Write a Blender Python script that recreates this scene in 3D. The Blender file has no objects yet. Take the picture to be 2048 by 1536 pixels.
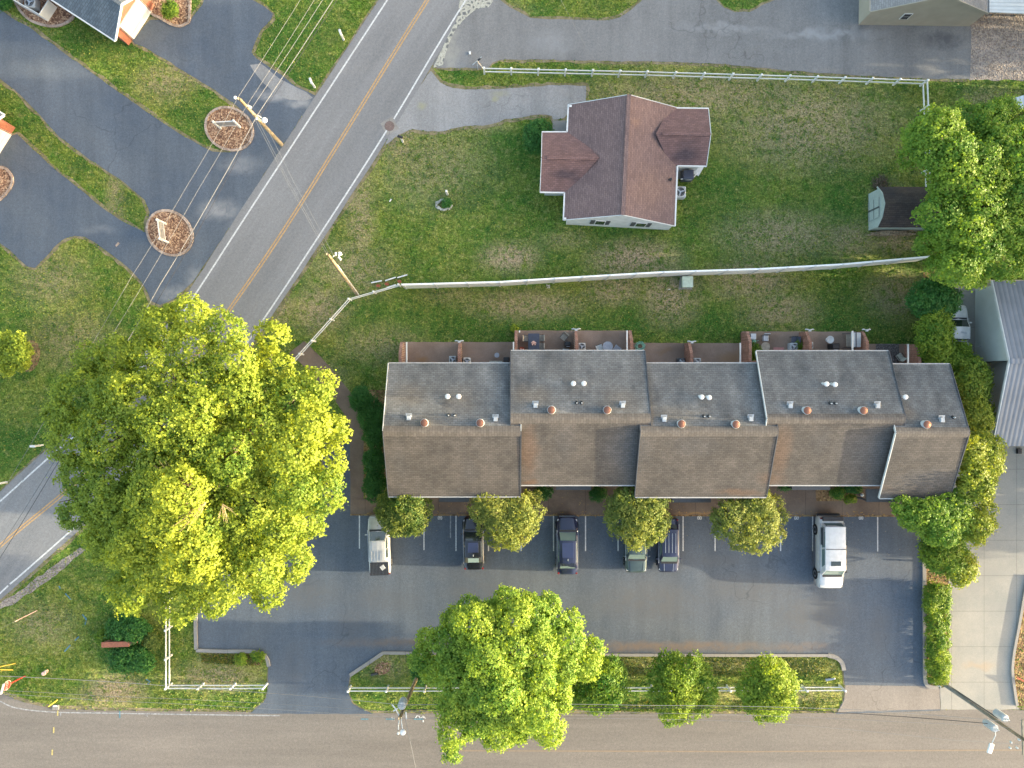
import bpy, math, random
import numpy as np
from mathutils import Vector
R = math.radians
random.seed(7); RNG = np.random.default_rng(7)
scene = bpy.context.scene
# ------------------------------------------------------------------ camera
CH = 60.0; F = 1419.3                       # flight height, focal length in photo pixels
cam_d = bpy.data.cameras.new('camera'); cam = bpy.data.objects.new('camera', cam_d)
scene.collection.objects.link(cam); scene.camera = cam
cam.location = (0, 0, CH); cam.rotation_euler = (0, 0, 0)
cam_d.sensor_width = 36; cam_d.lens = 36*F/2048; cam_d.clip_end = 2000
# ------------------------------------------------------------------ world, sun, exposure
SUN_EL, SUN_AZ = 7.5, 92.0                  # azimuth from +Y clockwise
w = bpy.data.worlds.new('World'); scene.world = w; w.use_nodes = True
sk = w.node_tree.nodes.new('ShaderNodeTexSky'); sk.sky_type = 'NISHITA'; sk.sun_disc = False
sk.sun_elevation = R(SUN_EL); sk.sun_rotation = R(SUN_AZ); sk.air_density = 0.85; sk.dust_density = 3.5; sk.ozone_density = 0.2
bg = w.node_tree.nodes['Background']; bg.inputs['Strength'].default_value = 0.15
w.node_tree.links.new(sk.outputs[0], bg.inputs['Color'])
sl = bpy.data.lights.new('sun', 'SUN'); sl.energy = 2.7; sl.angle = R(0.5); sl.color = (1.0, 0.84, 0.58)
so = bpy.data.objects.new('sun', sl); scene.collection.objects.link(so)
sd = Vector((math.sin(R(SUN_AZ))*math.cos(R(SUN_EL)), math.cos(R(SUN_AZ))*math.cos(R(SUN_EL)), math.sin(R(SUN_EL))))
so.rotation_euler = sd.to_track_quat('Z', 'Y').to_euler(); so.location = (60, 0, 40)
scene.view_settings.view_transform = 'Standard'; scene.view_settings.look = 'None'
scene.view_settings.exposure = 2.92; scene.view_settings.gamma = 1.0
scene.render.engine = 'CYCLES'

# ------------------------------------------------------------------ helpers
def P(px, py, z=0.0):
    k = (CH - z)/F
    return Vector(((px-1024)*k, (768-py)*k, z))
COL = scene.collection
class Nt:
    def __init__(s, name):
        s.m = bpy.data.materials.new(name); s.m.use_nodes = True; s.t = s.m.node_tree; s.n = s.t.nodes
        s.bsdf = s.n['Principled BSDF']; s.tc = None
    def node(s, ty, **kw):
        x = s.n.new(ty)
        for k, v in kw.items(): setattr(x, k, v)
        return x
    def link(s, a, b): s.t.links.new(a, b)
    def put(s, sock, v):
        if hasattr(v, 'links') or isinstance(v, bpy.types.NodeSocket): s.link(v, sock)
        else: sock.default_value = v
    def obj(s):
        if s.tc is None: s.tc = s.node('ShaderNodeTexCoord').outputs['Object']
        return s.tc
    def mapped(s, scale=(1,1,1), loc=(0,0,0), rot=(0,0,0)):
        mp = s.node('ShaderNodeMapping'); s.link(s.obj(), mp.inputs['Vector'])
        mp.inputs['Scale'].default_value = scale; mp.inputs['Location'].default_value = loc; mp.inputs['Rotation'].default_value = rot
        return mp.outputs[0]
    def noise(s, scale, detail=4, rough=.6, vec=None, dist=0):
        x = s.node('ShaderNodeTexNoise'); s.link(vec or s.obj(), x.inputs['Vector'])
        x.inputs['Scale'].default_value = scale; x.inputs['Detail'].default_value = detail
        x.inputs['Roughness'].default_value = rough; x.inputs['Distortion'].default_value = dist
        return x.outputs['Fac']
    def ramp(s, fac, stops):
        x = s.node('ShaderNodeValToRGB'); s.link(fac, x.inputs[0]); e = x.color_ramp.elements
        while len(e) < len(stops): e.new(.5)
        for el, (p, c) in zip(e, stops):
            el.position = p; el.color = (c, c, c, 1) if isinstance(c, (int, float)) else (*c, 1)
        return x.outputs[0]
    def mix(s, fac, a, b, mode='MIX'):
        x = s.node('ShaderNodeMix', data_type='RGBA', blend_type=mode)
        s.put(x.inputs[0], fac)
        for sock, v in ((x.inputs[6], a), (x.inputs[7], b)):
            s.put(sock, (*v, 1) if isinstance(v, tuple) and len(v) == 3 else v)
        return x.outputs[2]
    def math(s, op, a, b=0.0, c=None):
        x = s.node('ShaderNodeMath', operation=op); s.put(x.inputs[0], a); s.put(x.inputs[1], b)
        if c is not None: s.put(x.inputs[2], c)
        return x.outputs[0]
    def blobs(s, lst, warp=1.0):
        """soft patches: list of (x,y,rx,ry,strength) in object metres"""
        nz = s.node('ShaderNodeTexNoise'); s.link(s.obj(), nz.inputs['Vector']); nz.inputs['Scale'].default_value = .7; nz.inputs['Detail'].default_value = 5
        add = s.node('ShaderNodeVectorMath', operation='MULTIPLY_ADD'); s.link(nz.outputs['Color'], add.inputs[0])
        add.inputs[1].default_value = (2*warp, 2*warp, 0)
        sub = s.node('ShaderNodeVectorMath', operation='SUBTRACT'); s.link(s.obj(), sub.inputs[0]); sub.inputs[1].default_value = (warp, warp, 0)
        s.link(sub.outputs[0], add.inputs[2]); out = None
        for (x, y, rx, ry, st) in lst:
            mp = s.node('ShaderNodeMapping'); mp.vector_type = 'POINT'; s.link(add.outputs[0], mp.inputs['Vector'])
            mp.inputs['Scale'].default_value = (1/rx, 1/ry, 0); mp.inputs['Location'].default_value = (-x/rx, -y/ry, 0)
            ln = s.node('ShaderNodeVectorMath', operation='LENGTH'); s.link(mp.outputs[0], ln.inputs[0])
            mr = s.node('ShaderNodeMapRange', interpolation_type='SMOOTHSTEP'); s.link(ln.outputs['Value'], mr.inputs[0])
            mr.inputs[1].default_value = 1.0; mr.inputs[2].default_value = .15; mr.inputs[3].default_value = 0; mr.inputs[4].default_value = st
            out = mr.outputs[0] if out is None else s.math('MAXIMUM', out, mr.outputs[0])
        return out
    def bump(s, h, strength=.3, dist=.02):
        b = s.node('ShaderNodeBump'); b.inputs['Strength'].default_value = strength; b.inputs['Distance'].default_value = dist
        s.link(h, b.inputs['Height']); s.link(b.outputs[0], s.bsdf.inputs['Normal'])
    def done(s, col, rough=.85, spec=.3, metal=0):
        s.put(s.bsdf.inputs['Base Color'], (*col, 1) if isinstance(col, tuple) and len(col) == 3 else col)
        s.put(s.bsdf.inputs['Roughness'], rough); s.bsdf.inputs['Metallic'].default_value = metal
        s.bsdf.inputs['Specular IOR Level'].default_value = spec
        return s.m
def simple(name, c, rough=.6, spec=.4, metal=0, var=.12, vs=6, bump=0):
    t = Nt(name); n = t.noise(vs, 5); f = t.ramp(n, [(.3, 1-var*1.6), (.7, 1+var)])
    col = t.mix(1.0, (*c, 1), f, 'MULTIPLY')
    if bump: t.bump(t.noise(vs*6, 4), bump, .01)
    return t.done(col, rough, spec, metal)
def px2(lst): return [((x-1024)*CH/F, (768-y)*CH/F, rx*CH/F, ry*CH/F, st) for x, y, rx, ry, st in lst]
M = {}
def srotvec(t, a):
    m1 = t.mapped(rot=(0, 0, a)); m2 = t.node('ShaderNodeMapping'); t.link(m1, m2.inputs['Vector']); m2.inputs['Scale'].default_value = (1, .07, 1); return m2.outputs[0]
def asphalt(name, dark, light, lo=.35, hi=.7, patches=None, pcol=None, cracks=True, rough=.8, sc=.12, pwarp=1.0, srot=0):
    t = Nt(name); n = t.noise(sc, 6, .55, dist=.6); n2 = t.noise(.9, 6, .7); sp = t.noise(28, 3, .8)
    c = t.mix(t.ramp(n, [(lo, 0), (hi, 1)]), dark, light)
    c = t.mix(t.math('MULTIPLY', t.ramp(n2, [(.45, 0), (.75, 1)]), .45), c, light)
    c = t.mix(1.0, c, t.ramp(sp, [(.3, .66), (.5, 1.0), (.72, 1.42)]), 'MULTIPLY')
    c = t.mix(1.0, c, t.ramp(t.noise(5, 6, .8), [(.35, .86), (.65, 1.12)]), 'MULTIPLY')
    c = t.mix(1.0, c, t.ramp(t.noise(.55, 6, .7, vec=t.mapped(scale=(1, .12, 1), rot=(0, 0, 0)) if not srot else (lambda v: v)(srotvec(t, srot))), [(.35, .88), (.65, 1.12)]), 'MULTIPLY')
    if patches:
        for pl, pc in patches: c = t.mix(t.math('MULTIPLY', t.blobs(px2(pl), pwarp), t.ramp(t.noise(1.1, 7, .75, dist=.8), [(.36, .35), (.56, 1)])), c, pc)
    if cracks:
        v = t.node('ShaderNodeTexVoronoi', feature='DISTANCE_TO_EDGE'); 
        wv = t.node('ShaderNodeVectorMath', operation='ADD'); nn = t.node('ShaderNodeTexNoise'); t.link(t.obj(), nn.inputs['Vector']); nn.inputs['Scale'].default_value = .5
        t.link(t.obj(), wv.inputs[0]); sc_ = t.node('ShaderNodeVectorMath', operation='SCALE'); t.link(nn.outputs['Color'], sc_.inputs[0]); sc_.inputs['Scale'].default_value = 3
        t.link(sc_.outputs[0], wv.inputs[1]); t.link(wv.outputs[0], v.inputs['Vector']); v.inputs['Scale'].default_value = .12
        cr = t.ramp(v.outputs['Distance'], [(.0, .72), (.006, 1)])
        keep = t.ramp(t.noise(.08, 2), [(.5, 0), (.56, 1)])
        c = t.mix(keep, c, t.mix(1.0, c, cr, 'MULTIPLY'))
    t.bump(t.noise(35, 3), .35, .006)
    t.n; return t.done(c, rough, .25)
GREY = (.25,.255,.26)
M['sealed'] = asphalt('sealed_asphalt', (.064, .084, .114), (.094, .111, .132), patches=[
    ([(620,1190,90,50,.7),(760,1200,120,40,.5),(700,1250,60,70,.45),(590,1330,45,70,.45),(960,1180,120,30,.4),(1300,1200,180,60,.75),(1500,1180,160,50,.6),(1620,1230,120,60,.8),(1430,1120,120,20,.4),(1760,1260,40,80,.5),(1340,1110,60,60,.3),(1000,1150,200,30,.3)], (.092,.097,.104)),
    ([(900,1285,330,16,.7),(1300,1293,420,16,.85),(1600,1292,100,14,.6)], (.15,.115,.09)),
    ([(600,345,12,30,.6),(440,420,60,30,.8),(500,470,60,60,.8),(400,560,40,40,.7),(360,590,70,26,.7),(560,190,70,18,.95),(480,330,60,25,.5),(200,460,50,14,.3),(600,205,40,14,.9)], GREY)], rough=.7, pwarp=.45)
M['road'] = asphalt('road_asphalt', (.168,.172,.178), (.195,.198,.202), cracks=False, sc=.06, srot=R(33))
M['oldroad'] = asphalt('street_asphalt', (.140,.131,.120), (.165,.151,.136), sc=.05, cracks=False, srot=R(90))
M['driveway'] = asphalt('driveway_asphalt', (.145,.148,.15), (.185,.187,.188), patches=[
    ([(1650,70,160,14,.7),(1450,60,150,14,.5),(1100,85,80,40,.4)], (.26,.27,.28)), ([(1880,85,60,26,.9),(1850,40,60,20,.3),(1720,40,20,60,.6)], (.075,.08,.09)), ([(905,100,22,90,.7)], (.27,.27,.24))])
M['olddrive'] = asphalt('worn_driveway', (.19,.195,.2), (.25,.25,.25), patches=[([(842,210,14,14,.9),(990,195,10,10,.8),(1000,185,30,10,.5)], (.25,.25,.16))], pwarp=.4)
def concrete(name, a, b, joint=None, rot=0, off=(0,0), stains=None):
    t = Nt(name); c = t.mix(t.ramp(t.noise(.35, 7, .65), [(.35, 0), (.7, 1)]), a, b)
    c = t.mix(1.0, c, t.ramp(t.noise(12, 4, .7), [(.3, .88), (.7, 1.1)]), 'MULTIPLY')
    if stains:
        for pl, pc in stains: c = t.mix(t.blobs(px2(pl), .8), c, pc)
    if joint:
        br = t.node('ShaderNodeTexBrick'); t.link(t.mapped(loc=(*off, 0), rot=(0, 0, rot)), br.inputs['Vector']); br.offset = 0
        br.inputs['Scale'].default_value = 1; br.inputs['Mortar Size'].default_value = .022; br.inputs['Brick Width'].default_value = joint[0]; br.inputs['Row Height'].default_value = joint[1]
        br.inputs['Color1'].default_value = br.inputs['Color2'].default_value = (1,1,1,1); br.inputs['Mortar'].default_value = (.6,.6,.6,1); br.inputs['Mortar Smooth'].default_value = .4
        c = t.mix(1.0, c, br.outputs['Color'], 'MULTIPLY')
    t.bump(t.noise(40, 3), .2, .004)
    return t.done(c, .85, .25)
M['concrete'] = concrete('concrete_drive', (.22,.225,.21), (.29,.28,.25), joint=(2.75, 3.0), off=(1.35, 1.2), stains=[([(1990,1150,50,20,.6),(1940,1170,40,25,.4),(2000,1210,40,18,.4),(1960,1090,50,15,.4)], (.22,.22,.21)), ([(1960,1330,50,12,.5)], (.33,.25,.17))])
M['kerb'] = concrete('kerb_concrete', (.20,.195,.185), (.27,.26,.24), joint=(3.0, 300.0))
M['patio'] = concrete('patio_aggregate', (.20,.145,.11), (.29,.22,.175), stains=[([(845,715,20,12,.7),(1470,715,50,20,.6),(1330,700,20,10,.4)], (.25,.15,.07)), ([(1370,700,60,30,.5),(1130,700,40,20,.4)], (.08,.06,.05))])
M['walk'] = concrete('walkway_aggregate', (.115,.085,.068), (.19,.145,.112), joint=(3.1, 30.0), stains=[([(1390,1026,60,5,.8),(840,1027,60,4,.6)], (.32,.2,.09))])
M['white'] = simple('white_vinyl', (.60,.61,.60), .45, .4, var=.06, vs=2)
M['wpaint'] = simple('road_paint_white', (.52,.53,.53), .6, .3, var=.22, vs=9)
M['fpaint'] = simple('worn_paint_white', (.26,.27,.28), .7, .3, var=.35, vs=5)
M['ypaint'] = simple('road_paint_yellow', (.42,.27,.12), .6, .3, var=.2, vs=7)
M['fyel'] = simple('faded_yellow_paint', (.21,.165,.12), .7, .3, var=.12, vs=4)
M['bpaint'] = simple('survey_paint_blue', (.08,.20,.26), .7, .3, var=.3, vs=8)
M['spy'] = simple('survey_paint_yellow', (.42,.36,.14), .7, .3, var=.2, vs=8)
def grass_mat():
    t = Nt('lawn_grass'); at = t.node('ShaderNodeAttribute', attribute_name='dry').outputs['Fac']; lu = t.node('ShaderNodeAttribute', attribute_name='lush').outputs['Fac']
    n1 = t.noise(.28, 6, .65); n2 = t.noise(1.6, 6, .78); n5 = t.noise(3.2, 5, .7, dist=.4); n3 = t.noise(7, 5, .8); n4 = t.noise(30, 3, .8)
    a = t.mix(t.ramp(n1, [(.42, 0), (.58, 1)]), (.080,.150,.022), (.168,.208,.040))
    a = t.mix(t.ramp(n2, [(.50, 0), (.66, .7)]), a, (.26,.235,.10))
    a = t.mix(1.0, a, t.ramp(n5, [(.34, .58), (.5, 1.0), (.66, 1.36)]), 'MULTIPLY')
    a = t.mix(t.math('MULTIPLY', t.math('MAXIMUM', lu, t.ramp(t.noise(.16, 5, .7), [(.48, 0), (.60, .8)])), t.ramp(n2, [(.3, 1), (.62, .35)])), a, (.042,.122,.026))
    a = t.mix(t.ramp(t.noise(.75, 6, .72, dist=.5), [(.53, 0), (.64, .75)]), a, (.030,.092,.020))
    d = t.math('MULTIPLY', at, t.ramp(t.noise(1.5, 7, .78, dist=.6), [(.38, 0), (.52, 1)]))
    a = t.mix(d, a, (.34,.27,.17))
    f = t.mix(1.0, t.ramp(n3, [(.32, .35), (.5, .95), (.68, 1.8)]), t.ramp(n4, [(.28, .55), (.5, 1.0), (.75, 1.6)]), 'MULTIPLY')
    a = t.mix(1.0, a, f, 'MULTIPLY')
    v = t.node('ShaderNodeTexVoronoi'); t.link(t.obj(), v.inputs['Vector']); v.inputs['Scale'].default_value = 5.5
    wspot = t.math('MULTIPLY', t.ramp(v.outputs['Distance'], [(.10, 1), (.16, 0)]), t.ramp(t.noise(.5, 3), [(.52, 0), (.66, .55)]))
    a = t.mix(wspot, a, (.40,.44,.24))
    t.bump(t.math('ADD', n3, n4), .9, .07)
    return t.done(a, .95, .04)
M['grass'] = grass_mat()
def verge_mat():
    t = Nt('dry_verge'); a = t.mix(t.ramp(t.noise(1.2, 6, .7), [(.35, 0), (.65, 1)]), (.11,.11,.05), (.27,.225,.145))
    a = t.mix(1.0, a, t.ramp(t.noise(22, 4, .8), [(.28, .5), (.5, 1), (.72, 1.5)]), 'MULTIPLY'); t.bump(t.noise(25, 3), .7, .04); return t.done(a, .95, .1)
M['verge'] = verge_mat()
def chips(name, a, b, c, sc=9):
    t = Nt(name); v = t.node('ShaderNodeTexVoronoi'); t.link(t.obj(), v.inputs['Vector']); v.inputs['Scale'].default_value = sc
    sp = t.node('ShaderNodeSeparateColor'); t.link(v.outputs['Color'], sp.inputs[0])
    col = t.ramp(sp.outputs[0], [(0, a), (.55, b), (.9, c)]); col = t.mix(1.0, col, t.ramp(t.noise(.9, 5), [(.3, .75), (.7, 1.15)]), 'MULTIPLY')
    t.bump(v.outputs['Distance'], .8, .04); return t.done(col, .9, .15)
M['mulch'] = chips('mulch', (.10,.055,.04), (.24,.14,.09), (.45,.31,.2), 10)
M['gravel'] = chips('gravel_lot', (.17,.14,.12), (.27,.24,.22), (.34,.29,.24), 9)
M['dirt'] = chips('leaf_litter', (.12,.08,.04), (.24,.15,.08), (.30,.22,.10), 7)
def rip():
    t = Nt('stone_in_mortar'); v = t.node('ShaderNodeTexVoronoi', feature='DISTANCE_TO_EDGE'); t.link(t.obj(), v.inputs['Vector']); v.inputs['Scale'].default_value = 2.6
    col = t.mix(t.ramp(v.outputs['Distance'], [(.16, 0), (.24, 1)]), (.36,.36,.31), (.14,.145,.145)); col = t.mix(1.0, col, t.ramp(t.noise(8, 4), [(.3, .7), (.7, 1.2)]), 'MULTIPLY')
    t.bump(v.outputs['Distance'], .6, .05); return t.done(col, .9, .2)
M['rip'] = rip()
def shingle(name, a, b, stain=None, sc=(1,1,1), rot=0, stains=(), streak=0, row=.145, contrast=.55):
    """rows of shingles run along local x (after rot); a,b = tints"""
    t = Nt(name); br = t.node('ShaderNodeTexBrick'); t.link(t.mapped(rot=(0, 0, rot)), br.inputs['Vector'])
    br.inputs['Scale'].default_value = 1; br.inputs['Brick Width'].default_value = .33; br.inputs['Row Height'].default_value = row
    br.inputs['Mortar Size'].default_value = .013; br.inputs['Mortar Smooth'].default_value = .3
    br.inputs['Color1'].default_value = (1.12,1.12,1.12,1); br.inputs['Color2'].default_value = (.86,.86,.86,1); br.inputs['Mortar'].default_value = (contrast,)*3+(1,)
    c = t.mix(t.ramp(t.noise(.45, 6, .65), [(.34, 0), (.68, 1)]), a, b)
    if streak:
        ns = t.noise(.9, 5, .6, vec=t.mapped(scale=(1, .07, 1), rot=(0, 0, rot)))
        c = t.mix(1.0, c, t.ramp(ns, [(.3, 1-streak), (.7, 1+streak)]), 'MULTIPLY')
    for pl, pc in stains: c = t.mix(t.blobs(pl, .5), c, pc)
    c = t.mix(1.0, c, br.outputs['Color'], 'MULTIPLY'); c = t.mix(1.0, c, t.ramp(t.noise(26, 3, .8), [(.3, .72), (.7, 1.3)]), 'MULTIPLY')
    t.bump(br.outputs['Fac'], .5, -.02); return t.done(c, .9, .2)
def brick(name, a=(.20,.085,.055), b=(.29,.14,.10)):
    t = Nt(name); br = t.node('ShaderNodeTexBrick'); t.link(t.obj(), br.inputs['Vector'])
    br.inputs['Scale'].default_value = 1; br.inputs['Brick Width'].default_value = .21; br.inputs['Row Height'].default_value = .075; br.inputs['Mortar Size'].default_value = .008
    br.inputs['Color1'].default_value = (*a, 1); br.inputs['Color2'].default_value = (*b, 1); br.inputs['Mortar'].default_value = (.33,.27,.23,1)
    c = t.mix(1.0, br.outputs['Color'], t.ramp(t.noise(3, 5), [(.3, .75), (.7, 1.2)]), 'MULTIPLY'); t.bump(br.outputs['Fac'], .4, -.01); return t.done(c, .9, .2)
M['brick'] = brick('red_brick'); M['paver'] = chips('edging_paver', (.26,.20,.16), (.34,.27,.22), (.40,.33,.28), 4)
M['wood'] = simple('pole_wood', (.28,.23,.15), .85, .2, var=.25, vs=3, bump=.3); M['greywood'] = simple('weathered_pole_wood', (.20,.19,.16), .85, .2, var=.2, vs=3, bump=.3)
M['bark'] = simple('bark', (.13,.105,.08), .95, .1, var=.35, vs=5, bump=.6); M['deadwood'] = simple('dead_twig', (.30,.245,.14), .9, .1, var=.2)
M['cable'] = simple('cable_sheath', (.17,.175,.18), .5, .3, var=.05); M['darkcable'] = simple('black_cable', (.03,.03,.035), .5, .3)
M['galv'] = simple('galvanised_metal', (.42,.45,.48), .4, .5, metal=.6, var=.12); M['ltgrey'] = simple('light_grey_paint', (.38,.41,.43), .45, .4, var=.08)
M['copper'] = simple('copper_cap', (.21,.10,.068), .38, .5, metal=.55, var=.12, vs=4); M['black'] = simple('black_plastic', (.02,.021,.024), .45, .4)
M['rubber'] = simple('tyre_rubber', (.018,.018,.019), .8, .2); M['rim'] = simple('alloy_rim', (.35,.36,.38), .3, .5, metal=.8)
M['dkgrey'] = simple('dark_grey_paint', (.06,.065,.075), .5, .4); M['siding'] = simple('white_siding', (.50,.53,.53), .6, .3, var=.1, vs=1.5)
M['beige'] = simple('beige_siding', (.31,.285,.23), .7, .3, var=.06, vs=1); M['cream'] = simple('cream_metal_siding', (.43,.475,.45), .5, .4, var=.05, vs=1)
M['shed'] = simple('pale_green_shed_paint', (.30,.36,.34), .6, .3, var=.08); M['red'] = simple('red_paint', (.5,.05,.035), .5, .4, var=.1); M['firewood'] = simple('split_firewood', (.30,.24,.17), .9, .1, var=.5, vs=9)
M['teal'] = simple('green_hose', (.16,.42,.36), .5, .4); M['cushion'] = simple('tan_sling_fabric', (.34,.31,.26), .8, .2, var=.15); M['tabletop'] = simple('dark_table_top', (.045,.055,.085), .35, .5)
M['glasstop'] = simple('frosted_table_top', (.30,.32,.36), .2, .5); M['rust'] = simple('red_clay', (.33,.10,.06), .8, .2); M['pink'] = simple('pink_mat', (.45,.22,.20), .8, .2); M['rug'] = chips('outdoor_rug', (.07,.065,.065), (.12,.11,.11), (.18,.17,.17), 14)
M['flower'] = simple('pale_flower', (.75,.50,.42), .8, .2, var=.3); M['trans'] = simple('transformer_green', (.30,.38,.30), .5, .4); M['orange'] = simple('orange_plastic', (.75,.35,.15), .6, .3)
M['blue'] = simple('blue_cover', (.03,.05,.16), .5, .4); M['stone'] = simple('pale_stone', (.36,.37,.33), .9, .2, var=.3, vs=8)
M['trim'] = simple('dull_trim', (.33,.34,.34), .5, .3, var=.15)
M['fencew'] = simple('bright_vinyl_panel', (.78,.79,.78), .45, .4, var=.05, vs=2)
def glass(name, c=(.02,.03,.03), rough=.06):
    t = Nt(name); t.bsdf.inputs['Coat Weight'].default_value = .3; return t.done(c, rough, .8)
M['glass'] = glass('dark_car_glass'); M['gsky'] = glass('sky_teal_glass', (.13,.19,.18), .14); M['window'] = glass('window_glass', (.03,.035,.04))  # paler glass has the teal sky reflection put into its base colour
def paint(name, c, metal=0.0, rough=.28, coat=.7):
    t = Nt(name); t.bsdf.inputs['Coat Weight'].default_value = coat; t.bsdf.inputs['Coat Roughness'].default_value = .05
    col = t.mix(1.0, (*c, 1), t.ramp(t.noise(2.5, 5), [(.3, .86), (.7, 1.08)]), 'MULTIPLY'); return t.done(col, rough, .5, metal)
M['p_silver'] = paint('silver_car_paint', (.36,.375,.38), .2); M['p_white'] = paint('white_car_paint', (.56,.565,.56)); M['p_navy'] = paint('navy_car_paint', (.012,.017,.05), .1)
M['p_black'] = paint('black_car_paint', (.010,.012,.020), 0, .2); M['p_green'] = paint('dark_green_car_paint', (.045,.072,.075), .3); M['p_skyblue'] = paint('sky_blue_paint', (.02,.03,.085), .1); M['lampred'] = simple('red_lamp_lens', (.16,.012,.012), .25, .5); M['lampclear'] = simple('clear_lamp_lens', (.36,.38,.40), .15, .6)
def seam_roof(name, c, pitch, rot=0, rough=.4):
    t = Nt(name); wv = t.node('ShaderNodeTexWave', wave_type='BANDS', bands_direction='X', wave_profile='SIN'); t.link(t.mapped(rot=(0, 0, rot)), wv.inputs['Vector']); wv.inputs['Scale'].default_value = 2*math.pi/(20*pitch)*1.0
    f = t.ramp(wv.outputs['Fac'], [(.0, .74), (.14, 1), (.9, 1.0), (1, 1.08)]); col = t.mix(1.0, (*c, 1), f, 'MULTIPLY')
    col = t.mix(1.0, col, t.ramp(t.noise(.6, 5), [(.3, .82), (.7, 1.1)]), 'MULTIPLY'); t.bump(wv.outputs['Fac'], .5, .03); return t.done(col, rough, .5, .15)
def leaf_mat(name, dark, light, trans=.38, tcol=None):
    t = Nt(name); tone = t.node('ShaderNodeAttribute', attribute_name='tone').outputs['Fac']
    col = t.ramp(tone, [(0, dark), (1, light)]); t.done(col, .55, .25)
    tr = t.node('ShaderNodeBsdfTranslucent'); t.link(t.mix(1.0, col, tcol or (1.45, 1.3, .45, 1), 'MULTIPLY'), tr.inputs['Color'])
    mx = t.node('ShaderNodeMixShader'); mx.inputs[0].default_value = trans
    t.link(t.bsdf.outputs[0], mx.inputs[1]); t.link(tr.outputs[0], mx.inputs[2]); t.link(mx.outputs[0], t.n['Material Output'].inputs['Surface']); return t.m
M['maple'] = leaf_mat('maple_leaves', (.045,.135,.020), (.34,.40,.045), .42); M['maple2'] = leaf_mat('young_maple_leaves', (.040,.155,.022), (.32,.42,.055), .42)
M['leafg'] = leaf_mat('green_leaves', (.032,.145,.020), (.25,.36,.045), .42); M['pear'] = leaf_mat('pear_leaves', (.026,.098,.018), (.29,.32,.075), .42); M['shrub'] = leaf_mat('dark_shrub_leaves', (.016,.085,.016), (.05,.16,.03), .3)
M['hedge'] = leaf_mat('hedge_leaves', (.036,.135,.016), (.25,.34,.038), .42); M['mixt'] = leaf_mat('screen_tree_leaves', (.042,.135,.018), (.30,.35,.045), .42)

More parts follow.
